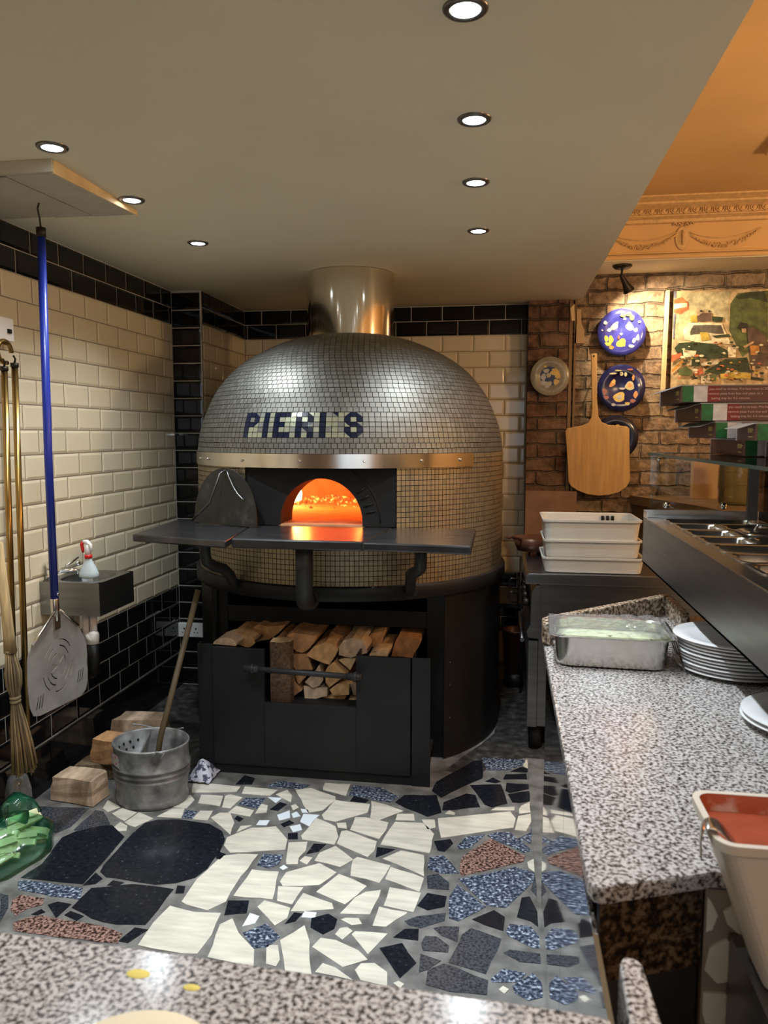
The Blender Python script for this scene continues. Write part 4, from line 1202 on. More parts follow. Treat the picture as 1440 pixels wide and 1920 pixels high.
def log_mesh(P, y, L, mi, name, label, slope=0.0):
    mm = MB()
    cx = sum(p[0] for p in P) / len(P)
    cz = sum(p[1] for p in P) / len(P)
    Q = []
    for i in range(len(P)):
        a, b = P[i], P[(i + 1) % len(P)]
        Q += [a, (a[0] * .5 + b[0] * .5 + random.uniform(-.0015, .0015), a[1] * .5 + b[1] * .5 + random.uniform(-.0015, .0015))]
    y += random.uniform(-0.02, 0.02)
    n = len(Q)
    vs = []
    K = 6
    for k in range(K + 1):
        t = k / K
        sc = 1.0 if k else 0.985
        for q in Q:
            j = 0.002 if k else 0
            vs.append((cx + (q[0] - cx) * sc + random.uniform(-j, j), y + L * t + (random.uniform(-.003, .003) if k == 0 else 0), cz + (q[1] - cz) * sc + random.uniform(-j, j) + slope * t))
    ar = sum(Q[i][0] * Q[(i + 1) % n][1] - Q[(i + 1) % n][0] * Q[i][1] for i in range(n))
    side = []
    for k in range(K):
        for i in range(n):
            side.append([k * n + i, k * n + (i + 1) % n, (k + 1) * n + (i + 1) % n, (k + 1) * n + i])
    # curved part of the outline carries bark, straight sides are split wood
    mm.add(vs, side, 1)
    for idx, f in enumerate(side):
        i = idx % n
        a, b = Q[i], Q[(i + 1) % n]
        if (a[1] + b[1]) / 2 > cz:
            mm.m[idx] = 0
    mm.add(vs[:n], [list(range(n))], 0)
    mm.add(vs[-n:], [list(range(n))], 0)
    return mm.build(name, [mi, 'bark'], None, at=(cx, y + L / 2, cz), label=label, category='firewood log', group='firewood stacked under the oven')


for i, (y, P) in enumerate(LOGS):
    sl = {1: 0.03, 2: 0.035, 22: 0.03, 18: 0.02}.get(i, 0.0)
    log_mesh([tuple(p) for p in P], y, 0.30 if y < 3.4 else 0.34, 'wood%d' % (i % 4 if i not in (5, 1, 3) else 2 if i == 5 else 0), 'firewood_log', LOGLAB[i] if i < len(LOGLAB) else LOGLAB[-1], 0)
# upright log and the pale offcuts lying on the bin's left corner
m = MB()
P = [(-1.035, 3.275), (-0.985, 3.265), (-0.945, 3.29), (-0.94, 3.33), (-0.985, 3.36), (-1.04, 3.345)]
m.prism([(p[0], p[1]) for p in P], 'z', 0.092, 0.615, 1, cap=0)
m.build('firewood_log', ['wood1', 'bark'], None, at=(-0.99, 3.31, 0.092), label='bark-covered log standing upright at the left of the bin cut-out', category='firewood log', group='firewood stacked under the oven')
m = MB()
m.prism([(-1.30, 0.597), (-1.19, 0.592), (-1.185, 0.605), (-1.21, 0.625), (-1.25, 0.628), (-1.29, 0.612)], 'y', 3.262, 3.42)
m.build('firewood_log', ['wood3'], None, at=(-1.24, 3.34, 0.595), label='low pale chunk resting behind the left top corner of the log bin', category='firewood log', group='firewood stacked under the oven')

# ================================================================ CEILING FITTINGS
def downlight(x, y, label, lit=True):
    d = thing('downlight', (x, y, 2.39), label, 'ceiling light', 'recessed downlights in the cream ceiling')
    m = MB()
    m.lathe([(0.030, -0.0005), (0.032, -0.006), (0.042, -0.006), (0.0455, -0.003), (0.046, 0)], (x, y, 2.39), 'z', 32)
    m.build('trim_ring', 'steel_dark', d)
    m = MB()
    m.lathe([(0.0005, -0.004), (0.030, -0.004), (0.031, -0.0005)], (x, y, 2.39), 'z', 28)
    m.build('lens', 'led', d)
    light('downlight_lamp', 'SPOT', (x, y, 2.378), 48, (0.84, 0.93, 1.0), d, spot_size=math.radians(125), spot_blend=0.9, shadow_soft_size=0.03)


for x, y, l in ((-0.091, 1.625, 'round recessed downlight nearest us, at the top edge of the view'),
                (-0.095, 2.171, 'round recessed downlight, second from us in the right-hand row'),
                (-0.11, 2.694, 'round recessed downlight, third from us in the right-hand row'),
                (-0.123, 3.319, 'round recessed downlight, farthest in the right-hand row near the flue'),
                (-1.33, 2.181, 'round recessed downlight in front of the boarded hatch, nearest of the left row'),
                (-1.343, 2.698, 'round recessed downlight beside the raw edge of the boarded hatch'),
                (-1.355, 3.335, 'round recessed downlight, farthest of the left row')):
    downlight(x, y, l)
# two more of the same rows stand behind the photographer
light('downlight_lamp', 'SPOT', (-0.09, 1.05, 2.378), 30, (0.88, 0.95, 1.0), spot_size=math.radians(125), spot_blend=0.9, shadow_soft_size=0.03)
light('downlight_lamp', 'SPOT', (-1.33, 1.6, 2.378), 40, (0.88, 0.95, 1.0), spot_size=math.radians(125), spot_blend=0.9, shadow_soft_size=0.03)

hatch = thing('ceiling_hatch', (-1.68, 2.57, 2.39), 'painted wooden boarding fixed to the ceiling with one raw pine edge', 'ceiling hatch')
for i, (a, b) in enumerate(((-1.396, -1.555), (-1.563, -1.715), (-1.723, -1.965))):
    m = MB()
    y0 = 2.285 if i == 0 else 2.30
    zf = (2.35, 2.352, 2.356)[i]
    if i:
        b -= 0.0
    vs = [(a, y0, zf), (b, y0, zf), (b, 2.82, zf + 0.022), (a, 2.82, zf + 0.022), (a, y0, 2.3895), (b, y0, 2.3895), (b, 2.82, 2.3895), (a, 2.82, 2.3895)]
    m.add(vs, [(0, 1, 2, 3), (4, 5, 6, 7), (0, 1, 5, 4), (1, 2, 6, 5), (2, 3, 7, 6), (3, 0, 4, 7)], 0)
    m.build('board', 'hatch_paint', hatch)
m = MB()
m.add([(-1.3955, 2.28, 2.349), (-1.388, 2.28, 2.349), (-1.388, 2.83, 2.372), (-1.3955, 2.83, 2.372),
       (-1.3955, 2.28, 2.3895), (-1.388, 2.28, 2.3895), (-1.388, 2.83, 2.3895), (-1.3955, 2.83, 2.3895)],
      [(0, 1, 2, 3), (4, 5, 6, 7), (0, 1, 5, 4), (1, 2, 6, 5), (2, 3, 7, 6), (3, 0, 4, 7)], 0)
m.build('edge_strip', 'raw_pine', hatch, label='raw unpainted pine edge strip')
m = MB()
m.box(-1.96, -1.40, 2.31, 2.80, 2.380, 2.386)
m.build('backing', 'dark_hole', hatch)
m = MB()
m.box(-1.965, -1.39, 2.27, 2.284, 2.352, 2.3895)
m.build('front_batten', 'hatch_paint', hatch)

# ================================================================ LEFT WALL: switch, poles, broom, peel, basin
sw = thing('light_switch', (-1.968, 2.79, 1.955), 'white plastic switch box on the cream tiled wall at the left edge', 'switch')
m = MB()
m.box(-1.968, -1.925, 2.72, 2.835, 1.91, 2.0)
m.build('back_box', 'white_plastic', sw, bevel=0.004)
m = MB()
m.box(-1.926, -1.918, 2.792, 2.812, 1.94, 1.956)
m.build('rocker', 'dark_hole', sw)
hk = thing('wall_hook', (-1.95, 2.74, 1.87), 'round brass ring hook under the white switch box', 'hook')
m = MB()
m.tube([(-1.905, 2.74 + 0.042 * math.cos(a), 1.862 + 0.042 * math.sin(a)) for a in [2 * PI * k / 20 for k in range(17)]], 0.009, 10)
m.build('ring', 'brass', hk)
m = MB()
m.box(-1.968, -1.905, 2.72, 2.76, 1.89, 1.903)
m.build('mount', 'brass', hk)

for (p, q, r, mt, lab) in (((-1.895, 2.784, 1.82), (-1.895, 2.752, 0.36), 0.0125, 'brass', 'long brass pole hanging left of the blue peel handle'),
                           ((-1.885, 2.705, 1.80), (-1.885, 2.665, 0.40), 0.012, 'brass', 'long dark brass pole at the far left edge, beside the hanging broom')):
    t = thing('brass_pole', p, lab, 'pole')
    m = MB()
    m.tube([p, q], r, 14)
    m.build('shaft', mt, t)
    m = MB()
    m.tube([(p[0], p[1], p[2] + 0.004), (p[0], p[1], p[2] - 0.012)], r * 1.25, 14)
    m.tube([(p[0], p[1], p[2] + 0.004), (p[0], p[1] + 0.006, p[2] + 0.02), (p[0] + 0.004, p[1] - 0.01, p[2] + 0.03)], 0.004, 6)
    m.build('end_cap', 'lamp_black', t)

br = thing('broom', (-1.83, 2.60, 0.2), 'straw broom bound with twine, hanging head-down on the left wall', 'broom')
m = MB()
m.tube([(-1.83, 2.545, 1.15), (-1.83, 2.575, 0.80), (-1.83, 2.58, 0.73)], [0.014, 0.020, 0.024], 12)
m.build('handle', 'straw', br)
rs = random.Random(2)
m = MB()
for k in range(210):
    a, rr = rs.uniform(0, 2 * PI), math.sqrt(rs.random())
    ca_, sa_ = math.cos(a) * rr, math.sin(a) * rr
    mtl = 0 if k % 3 else 1
    P = []
    for zz, w, yc in ((0.745, 0.017, 2.577), (0.70, 0.024, 2.583), (0.65, 0.036, 2.589), (0.60, 0.034, 2.591), (0.56, 0.020, 2.593), (0.53, 0.018, 2.595), (0.46, 0.032, 2.605), (0.36, 0.046, 2.62), (0.25 + rs.uniform(-.02, .02), 0.058, 2.63)):
        P.append((-1.83 + ca_ * w * 0.7, yc + sa_ * w, zz))
    m.tube(P, 0.0028, 5, mtl)
m.build('bristles', ['straw', 'straw_dark'], br, kind='stuff')
m = MB()
for zz, w, yc in ((0.735, 0.022, 2.579), (0.55, 0.023, 2.594), (0.535, 0.022, 2.595)):
    m.lathe([(w, -0.006), (w + 0.003, 0), (w, 0.006)], (-1.83, yc, zz), 'z', 16, sx=0.75)
m.build('twine_binding', 'twine', br)

# aluminium turning peel on a blue pole
PXX = -1.62
peel = thing('pizza_peel', (PXX, 2.55, 0.55), 'round-slotted aluminium pizza peel with long blue pole, hanging from the ceiling', 'pizza peel')
m = MB()
m.tube([(PXX, 2.565, 2.25), (PXX, 2.549, 1.48), (PXX, 2.549, 0.93)], 0.0145, 16)
m.build('blue_pole', 'blue_pole', peel)
m = MB()
m.tube([(PXX, 2.565, 2.268), (PXX, 2.565, 2.235)], 0.0165, 14)
m.tube([(PXX, 2.565, 2.265), (PXX, 2.56, 2.30), (PXX, 2.55, 2.33), (PXX, 2.56, 2.35)], 0.003, 6)
m.build('pole_cap', 'lamp_black', peel)
m = MB()
m.tube([(PXX, 2.549, 0.95), (PXX, 2.549, 0.905), (PXX + 0.002, 2.549, 0.865)], [0.0155, 0.0155, 0.010], 12)
m.tube([(PXX + 0.012, 2.549, 0.965), (PXX + 0.018, 2.549, 0.965)], 0.006, 8)
m.box(PXX - 0.001, PXX + 0.008, 2.53, 2.57, 0.835, 0.89)
m.build('socket', 'steel', peel, bevel=0.002)
# blade in the plane x = PXX with true slots
BZ = [(2.555, 0.902), (2.535, 0.90), (2.397, 0.815), (2.372, 0.775), (2.366, 0.68), (2.372, 0.60), (2.392, 0.562), (2.425, 0.551), (2.60, 0.538), (2.70, 0.532), (2.735, 0.548), (2.748, 0.58), (2.752, 0.68), (2.745, 0.745), (2.69, 0.815), (2.575, 0.90)]
m = MB()
cyb, czb = 2.553, 0.698
ctr = (cyb, czb)
rings = [0.0, 0.046, 0.0505, 0.070, 0.0745, 0.094, 0.0985, 0.118, 0.1225]
NA = 72


def edge_r(a):
    best = 1e9
    dx, dz = math.cos(a), math.sin(a)
    for i in range(len(BZ)):
        (x1, z1), (x2, z2) = BZ[i], BZ[(i + 1) % len(BZ)]
        x1 -= cyb; x2 -= cyb; z1 -= czb; z2 -= czb
        ex, ez = x2 - x1, z2 - z1
        den = dx * ez - dz * ex
        if abs(den) < 1e-12:
            continue
        t = (x1 * ez - z1 * ex) / den
        u = (x1 * dz - z1 * dx) / den
        if t > 0 and -1e-6 <= u <= 1 + 1e-6:
            best = min(best, t)
    return best


SL = {2: [(100, 160), (200, 260), (290, 395)], 4: [(20, 80), (110, 165), (200, 255), (300, 350)], 6: [(30, 85), (115, 150), (190, 235), (255, 300), (320, 355)]}
vs = [(PXX, cyb, czb)]
er = [edge_r(2 * PI * k / NA) for k in range(NA)]
RR = rings[1:7]
for r in RR:
    for k in range(NA):
        a = 2 * PI * k / NA
        vs.append((PXX, cyb + r * math.cos(a), czb + r * math.sin(a)))
for k in range(NA):
    a = 2 * PI * k / NA
    vs.append((PXX, cyb + er[k] * math.cos(a), czb + er[k] * math.sin(a)))
fs = [[0, 1 + k, 1 + (k + 1) % NA] for k in range(NA)]
for j in range(len(RR)):
    for k in range(NA):
        deg = (k + 0.5) * 360 / NA
        if j + 1 in (1,) and False:
            continue
        slot = {0: SL[2], 2: SL[4], 4: SL[6]}.get(j)
        if slot and any(a <= deg <= b or a <= deg + 360 <= b for a, b in slot):
            continue
        fs.append([1 + j * NA + k, 1 + j * NA + (k + 1) % NA, 1 + (j + 1) * NA + (k + 1) % NA, 1 + (j + 1) * NA + k])
m.add(vs, fs)
m.build('blade', 'alu', peel, solid=0.0022, label='flat aluminium blade with arc slots and burnt corners')
m = MB()
for (y0, z0, y1, z1) in ((2.535, 0.90, 2.397, 0.815), (2.575, 0.90, 2.69, 0.815)):
    m.tube([(PXX + 0.004, y0, z0), (PXX + 0.004, y1, z1)], 0.0045, 8)
m.build('folded_rim', 'steel', peel)
m = MB()
for yy in (2.415, 2.43, 2.445, 2.68, 2.695, 2.71):
    zz = 0.60 if yy < 2.5 else 0.615
    m.tube([(PXX + 0.0012, yy - 0.006, zz - 0.022), (PXX + 0.0012, yy + 0.008, zz + 0.022)], 0.0016, 5)
m.build('corner_slot', 'dark_hole', peel)

# hand basin
X_W = -1.968
bs = thing('hand_basin', (-1.84, 3.13, 0.77), 'small stainless hand basin fixed to the tiled left wall', 'basin')
m = MB()
x0, x1, y0, y1, z0, z1 = X_W, -1.69, 2.985, 3.29, 0.775, 0.918
ix0, ix1, iy0, iy1 = -1.93, -1.715, 3.01, 3.265
# outer walls
m.add([(x0, y0, z0), (x1, y0, z0), (x1, y1, z0), (x0, y1, z0), (x0, y0, z1), (x1, y0, z1), (x1, y1, z1), (x0, y1, z1)],
      [(0, 1, 5, 4), (1, 2, 6, 5), (2, 3, 7, 6), (3, 0, 4, 7)], 0)
n = 28
ring, bowl, bot = [], [], []
for k in range(n):
    a = 2 * PI * k / n
    ca_, sa_ = math.cos(a), math.sin(a)
    sq = max(abs(ca_), abs(sa_))
    ring.append(((x0 + x1) / 2 + ca_ / sq * (x1 - x0) / 2, (y0 + y1) / 2 + sa_ / sq * (y1 - y0) / 2, z1))
    e = 1 / sq * 0.35 + 0.65
    bowl.append(((ix0 + ix1) / 2 + ca_ * e * (ix1 - ix0) / 2.1, (iy0 + iy1) / 2 + sa_ * e * (iy1 - iy0) / 2.1, z1 - 0.002))
    bot.append(((ix0 + ix1) / 2 + ca_ * 0.06, (iy0 + iy1) / 2 + sa_ * 0.08, z0 + 0.01))
m.add(ring + bowl + bot, [[i, (i + 1) % n, n + (i + 1) % n, n + i] for i in range(n)] + [[n + i, n + (i + 1) % n, 2 * n + (i + 1) % n, 2 * n + i] for i in range(n)] + [list(range(2 * n, 3 * n))], 0)
m.build('bowl', 'steel_dull', bs)
m = MB()
m.tube([(-1.935, 3.03, 0.916), (-1.935, 3.03, 0.965)], 0.02, 16)
m.tube([(-1.935, 3.03, 0.965), (-1.935, 3.03, 0.975), (-1.935, 3.03, 1.0)], [0.014, 0.022, 0.022], 16)
m.tube([(-1.93, 3.03, 0.945), (-1.90, 3.05, 0.956), (-1.85, 3.08, 0.955), (-1.845, 3.085, 0.94)], 0.009, 10)
m.build('tap', 'chrome', bs)
m = MB()
m.tube([(-1.95, 3.17, 0.955), (-1.945, 3.26, 0.98)], 0.006, 8)
m.ball((-1.945, 3.255, 0.955), 0.012, 10)
m.build('chain_stay', 'chrome', bs)
for (px_, r) in ((-1.80, 0.016), (-1.765, 0.015)):
    m = MB()
    m.tube([(px_, 3.06, 0.776), (px_, 3.06, 0.67)], r, 12)
    m.build('waste_pipe', 'pink_plastic', bs)
m = MB()
m.tube([(-1.775, 3.06, 0.69), (-1.772, 3.06, 0.675), (-1.772, 3.06, 0.635)], [0.022, 0.029, 0.027], 16)
m.tube([(-1.77, 3.06, 0.67), (-1.785, 3.06, 0.66)], 0.031, 12)
m.build('bottle_trap', 'white_plastic', bs)
m = MB()
m.tube([(-1.772, 3.06, 0.636), (-1.772, 3.065, 0.50)], 0.025, 12)
m.tube([(-1.772, 3.065, 0.505), (-1.80, 3.08, 0.485), (-1.96, 3.10, 0.48)], 0.02, 10)
m.build('lower_waste_pipe', 'black_steel', bs)

sp = thing('spray_bottle', (-1.80, 3.10, 0.92), 'clear spray bottle with red and white trigger on the basin rim', 'spray bottle')
c = (-1.80, 3.10)
m = MB()
m.lathe([(0.001, 0), (0.042, 0.001), (0.045, 0.008), (0.044, 0.022), (0.028, 0.055), (0.017, 0.075), (0.014, 0.09)], (c[0], c[1], 0.9195), 'z', 24, sx=1.0, sy=0.75)
m.build('bottle', 'bottle', sp)
m = MB()
m.lathe([(0.001, 0.102), (0.0165, 0.102), (0.0165, 0.086), (0.001, 0.086)], (c[0], c[1], 0.9195), 'z', 18)
m.build('collar', 'red_plastic', sp)
m = MB()
m.tube([(c[0], c[1], 1.02), (c[0] - 0.003, c[1], 1.05), (c[0] + 0.0, c[1], 1.065)], [0.013, 0.011, 0.010], 12)
m.tube([(c[0] + 0.014, c[1], 1.035), (c[0] + 0.010, c[1], 1.065), (c[0] - 0.004, c[1], 1.078), (c[0] - 0.022, c[1], 1.078)], [0.006, 0.009, 0.010, 0.008], 10)
m.build('spray_head', 'white_plastic', sp)
m = MB()
m.tube([(c[0] - 0.02, c[1], 1.076), (c[0] - 0.03, c[1], 1.066), (c[0] - 0.026, c[1], 1.045), (c[0] - 0.024, c[1], 1.03)], [0.008, 0.008, 0.007, 0.005], 10)
m.build('trigger', 'red_plastic', sp)

so = thing('wall_socket', (-1.90, 4.41, 0.35), 'white double wall socket low on the black tiled column left of the oven', 'socket')
m = MB()
m.box(-1.972, -1.812, 4.385, 4.409, 0.305, 0.392)
m.build('back_box', 'white_plastic', so, bevel=0.004)
m = MB()
for x in (-1.93, -1.855):
    m.box(x - 0.004, x + 0.004, 4.3838, 4.386, 0.352, 0.364)
    m.box(x - 0.014, x - 0.006, 4.3838, 4.386, 0.332, 0.337)
    m.box(x + 0.006, x + 0.014, 4.3838, 4.386, 0.332, 0.337)
m.build('pin_hole', 'dark_hole', so)

# ================================================================ ON THE FLOOR, LEFT
bk = thing('mop_bucket', (-1.45, 2.99, 0), 'oval galvanised mop bucket with ribbed sides and a torn sticker', 'mop bucket')
bc = (-1.468, 2.965)
prof = [(0.001, 0.012), (0.150, 0.012), (0.154, 0.0), (0.160, 0.004), (0.162, 0.022), (0.158, 0.028), (0.156, 0.034)]
for zz in (0.115, 0.138, 0.161):
    w = 0.156 + 0.02 * zz / 0.25
    prof += [(w - 0.001, zz - 0.007), (w + 0.0055, zz - 0.002), (w + 0.0055, zz + 0.002), (w - 0.001, zz + 0.007)]
prof += [(0.166, 0.235), (0.170, 0.245), (0.172, 0.252), (0.168, 0.257), (0.163, 0.252), (0.158, 0.20), (0.150, 0.03), (0.001, 0.028)]
m = MB()
m.lathe(prof, (bc[0], bc[1], 0), 'z', 48, sx=0.95, sy=0.82)
m.build('bucket_body', 'galv', bk)
m = MB()
n = 20
vs = []
for k in range(n + 1):
    a = PI * 0.62 + PI * 0.95 * k / n
    vs.append((bc[0] + 0.153 * math.cos(a), bc[1] + 0.132 * math.sin(a), 0.248))
for k in range(n + 1):
    a = PI * 0.62 + PI * 0.95 * k / n
    vs.append((bc[0] - 0.045 + 0.085 * math.cos(a), bc[1] + 0.075 * math.sin(a), 0.165))
m.add(vs, [[k, k + 1, n + 2 + k, n + 1 + k] for k in range(n)] + [list(range(n + 1, 2 * n + 2))], 0, True)
m.build('wringer_cone', 'galv', bk, solid=0.002)
m = MB()
for k, (a, t) in enumerate([(2.3, .4), (2.6, .4), (2.9, .4), (3.2, .4), (2.45, .7), (2.8, .7), (3.1, .7), (3.6, .5), (3.9, .5)]):
    x = bc[0] + (0.153 * (1 - t) + (0.085) * t) * math.cos(a) - 0.045 * t + 0.002
    y = bc[1] + (0.132 * (1 - t) + 0.075 * t) * math.sin(a) - 0.001
    m.ball((x, y, 0.248 - 0.083 * t + 0.002), 0.0055, 8)
m.build('drain_hole', 'dark_hole', bk)
m = MB()
m.tube([(bc[0] + 0.07, bc[1] - 0.138, 0.235), (bc[0] + 0.09, bc[1] - 0.135, 0.262), (bc[0] + 0.115, bc[1] - 0.125, 0.255), (bc[0] + 0.10, bc[1] - 0.138, 0.225)], 0.006, 8)
m.build('handle_lug', 'galv', bk)
m = MB()
P = [(bc[0] + 0.163 * math.cos(a), bc[1] + 0.143 * math.sin(a), 0.262 + 0.02 * math.sin(3 * a)) for a in [0.95 + 0.14 * k for k in range(12)]]
m.tube(P, 0.0035, 6)
m.build('bail_handle', 'galv', bk)
m = MB()
vs = []
for k in range(6):
    a = -2.66 + 0.12 * k
    for zz in (0.178, 0.232):
        w = 0.1725 + 0.0045 * (zz - 0.178) / 0.054
        vs.append((bc[0] + w * 0.958 * math.cos(a), bc[1] + w * 0.828 * math.sin(a), zz - (0.008 if k == 5 else 0)))
m.add(vs, [[2 * k, 2 * k + 2, 2 * k + 3, 2 * k + 1] for k in range(5)], 0)
m.build('sticker', speck('sticker', [(0.5, (0.5, 0.48, 0.46)), (0.58, (0.50, 0.10, 0.10))], 60, 0.6), bk)

m = MB()
m.tube([(-1.452, 2.955, 0.06), (-1.435, 2.98, 0.25), (-1.325, 3.17, 0.865)], 0.0125, 12)
m.build('mop_stick', mat('mop_stick', (0.08, 0.055, 0.025), 0.6, var=0.2, scale=10), None, at=(-1.45, 2.96, 0.03),
        **T('brown wooden stick standing in the galvanised bucket', 'mop handle'))


def chunk(name, pts, z0, z1, mt, label, at, top=None, twist=0.0):
    m = MB()
    n = len(pts)
    Q = []
    for i in range(n):
        a, b = pts[i], pts[(i + 1) % n]
        Q += [a, ((a[0] + b[0]) / 2 + random.uniform(-.009, .009), (a[1] + b[1]) / 2 + random.uniform(-.009, .009))]
    K = 5
    vs = []
    cx, cy = sum(p[0] for p in Q) / len(Q), sum(p[1] for p in Q) / len(Q)
    for k in range(K + 1):
        t = k / K
        for q in Q:
            sc = 1 + random.uniform(-0.035, 0.035) - 0.10 * t
            vs.append((cx + (q[0] - cx) * sc, cy + (q[1] - cy) * sc, z0 + (z1 - z0) * t + twist * t * (q[0] - cx)))
    nn = len(Q)
    m.add(vs, [[k * nn + i, k * nn + (i + 1) % nn, (k + 1) * nn + (i + 1) % nn, (k + 1) * nn + i] for k in range(K) for i in range(nn)])
    m.add(vs[:nn], [list(range(nn))])
    m.add(vs[-nn:], [list(range(nn))])
    m.build(name, mt, None, at=at, **T(label, 'firewood log', 'loose firewood on the floor'))


chunk('firewood_chunk', [(-1.885, 2.865), (-1.67, 2.835), (-1.655, 2.95), (-1.70, 2.975), (-1.87, 2.99)], 0.004, 0.105, 'wood3',
      'grey-brown split log lying on the floor left of the mop bucket', (-1.77, 2.91, 0.004), twist=0.02)
chunk('firewood_chunk', [(-1.83, 3.10), (-1.66, 3.08), (-1.65, 3.20), (-1.81, 3.215)], 0.075, 0.18, 'wood2',
      'square-cut orange log end behind the mop bucket, raised on another log', (-1.74, 3.15, 0.075))
chunk('firewood_chunk', [(-1.90, 3.04), (-1.60, 3.12), (-1.60, 3.24), (-1.88, 3.23)], 0.003, 0.073, 'straw_dark',
      'dark flat log under the square-cut log behind the mop bucket', (-1.75, 3.15, 0.003))
chunk('firewood_chunk', [(-1.92, 3.42), (-1.64, 3.46), (-1.66, 3.58), (-1.90, 3.56)], 0.003, 0.14, 'wood3',
      'dim brown log lying farthest back against the left wall', (-1.78, 3.50, 0.003))
m = MB()
m.prism([(-1.78, 2.52), (-1.70, 2.55), (-1.72, 2.59), (-1.77, 2.57)], 'z', 0.002, 0.012)
m.build('bark_flake', 'wood2', None, at=(-1.74, 2.55, 0.002), **T('thin orange bark flake lying on the dark floor right of the green bag', 'bark flake'))

# crumpled printed cloth between bucket and bin
m = MB()
vs, fs = [], []
rs = random.Random(9)
for j in range(9):
    for i in range(9):
        x = -1.385 + 0.115 * i / 8
        y = 3.12 + 0.15 * j / 8 - 0.02 * i / 8
        e = math.sin(PI * i / 8) * math.sin(PI * j / 8)
        vs.append((x + rs.uniform(-.006, .006), y + rs.uniform(-.006, .006), 0.003 + e * 0.075 + rs.uniform(0, .012)))
for j in range(8):
    for i in range(8):
        fs.append([j * 9 + i, j * 9 + i + 1, (j + 1) * 9 + i + 1, (j + 1) * 9 + i])
m.add(vs, fs, 0, True)
m.build('cleaning_cloth', 'cloth', None, at=(-1.33, 3.19, 0), solid=0.002, sub=1, **T('crumpled blue and white cloth between the mop bucket and the log bin', 'cloth'))

# green bag of kindling
bag = thing('kindling_bag', (-1.82, 2.50, 0), 'translucent green plastic bag full of pale kindling on the floor', 'bag')
rs = random.Random(12)
for k in range(34):
    x, y = -1.80 + rs.uniform(-0.06, 0.055), 2.44 + rs.uniform(-0.13, 0.12)
    zz = 0.014 + 0.10 * rs.random() * max(0.1, 1 - abs(x + 1.80) / 0.12)
    a = rs.uniform(-0.2, 1.3)
    L = rs.uniform(0.045, 0.07)
    tl = rs.uniform(-0.15, 0.15)
    w = rs.uniform(0.010, 0.018)
    m = MB()
    p, q = Vector((x - L * math.cos(a), y - L * math.sin(a), max(zz - L * tl, 0.012))), Vector((x + L * math.cos(a), y + L * math.sin(a), max(zz + L * tl, 0.012)))
    m.tube([p, q], w, 4, sm=False)
    m.build('kindling_stick', 'pale_stick', None, at=tuple((p + q) / 2), **T('pale split kindling stick inside the green plastic bag', 'kindling', 'kindling sticks in the green bag'))
m = MB()
vs, fs = [], []
NI, NJ = 28, 12
for j in range(NJ + 1):
    t = j / NJ
    for i in range(NI):
        a = 2 * PI * i / NI
        rr = (0.235 if t < 0.12 else 0.235 * math.cos((t - 0.12) / 0.88 * PI / 2) ** 0.7)
        rr = max(rr, 0.02)
        wob = 1 + 0.07 * math.sin(3 * a + 1) + 0.05 * math.sin(7 * a + 5 * t) + rs.uniform(-.02, .02)
        vs.append((-1.79 + rr * 0.56 * wob * math.cos(a) + 0.0 * t, 2.445 + rr * 0.95 * wob * math.sin(a) + 0.02 * t, 0.002 + 0.135 * t + (0.01 * rs.random() if 0 < j else 0)))
for j in range(NJ):
    for i in range(NI):
        fs.append([j * NI + i, j * NI + (i + 1) % NI, (j + 1) * NI + (i + 1) % NI, (j + 1) * NI + i])
m.add(vs, fs, 0, True)
m.build('bag_film', 'green_bag', bag)
m = MB()
m.tube([(-1.80, 2.50, 0.12), (-1.82, 2.56, 0.145), (-1.80, 2.61, 0.11), (-1.77, 2.63, 0.08)], [0.06, 0.045, 0.03, 0.008], 10)
m.build('bag_neck', 'green_bag', bag)

# clear rounded plastic tub beside the bag at the edge of the view
cp = MB()
cp.lathe([(0.10, 0.001), (0.125, 0.01), (0.14, 0.06), (0.135, 0.12), (0.10, 0.17), (0.04, 0.195), (0.001, 0.197)], (-1.905, 2.69, 0.012), 'z', 32, sx=0.35, sy=0.4)
cp.build('clear_cover', 'clear_plastic', None, at=(-1.905, 2.69, 0), **T('clear rounded plastic cover standing by the wall at the left edge, behind the green bag', 'plastic cover'))

# ================================================================ BRICK WALL: plates, paddle, painting, spot
YB = 5.118


def wall_plate(x, z, r, base, label, blobs, rim='mos_navy', deep=0.03):
    """blobs: (dx, dz, rx, rz, mat index, ring) in units of the plate radius"""
    p = thing('wall_plate', (x, YB, z), label, 'plate', None)
    m = MB()
    prof = [(0.001, 0.006), (r * 0.55, 0.004), (r * 0.62, -0.004), (r * 0.66, 0.010), (r * 0.98, deep), (r, deep + 0.002), (r * 0.99, deep + 0.006), (r * 0.66, 0.018), (0.001, 0.014)]
    m.lathe(prof, (x, YB - 0.012, z), 'y', 48, 0, flip=-1)
    m.build('dish', base, p)
    mats = [M['pt_' + k] for k in ('white', 'yellow', 'orange', 'rust', 'pale', 'navy')]
    m = MB()
    for bi, (dx, dz, rx, rz, mi) in enumerate(blobs):
        rr = math.hypot(dx, dz) * r
        yo = 0.0155 if rr < r * 0.66 else 0.018 + (deep - 0.012) * (rr - r * 0.66) / (r * 0.34)
        yo = (yo + 0.0015 if rr < r * 0.5 else yo + 0.003) + 0.00015 * bi
        n = 12
        ph = dx * 7 + dz * 3
        vs = [(x + dx * r + rx * r * math.cos(a) * (1 + 0.18 * math.sin(3 * a + ph)), YB - 0.012 - yo, z + dz * r + rz * r * math.sin(a) * (1 + 0.15 * math.cos(2 * a + ph))) for a in [2 * PI * k / n for k in range(n)]]
        vb = [(v[0], v[1] + 0.004, v[2]) for v in vs]
        m.add(vs + vb, [list(range(n))] + [[i, (i + 1) % n, n + (i + 1) % n, n + i] for i in range(n)], mi)
    m.build('painted_fruit', mats, p)
    return p


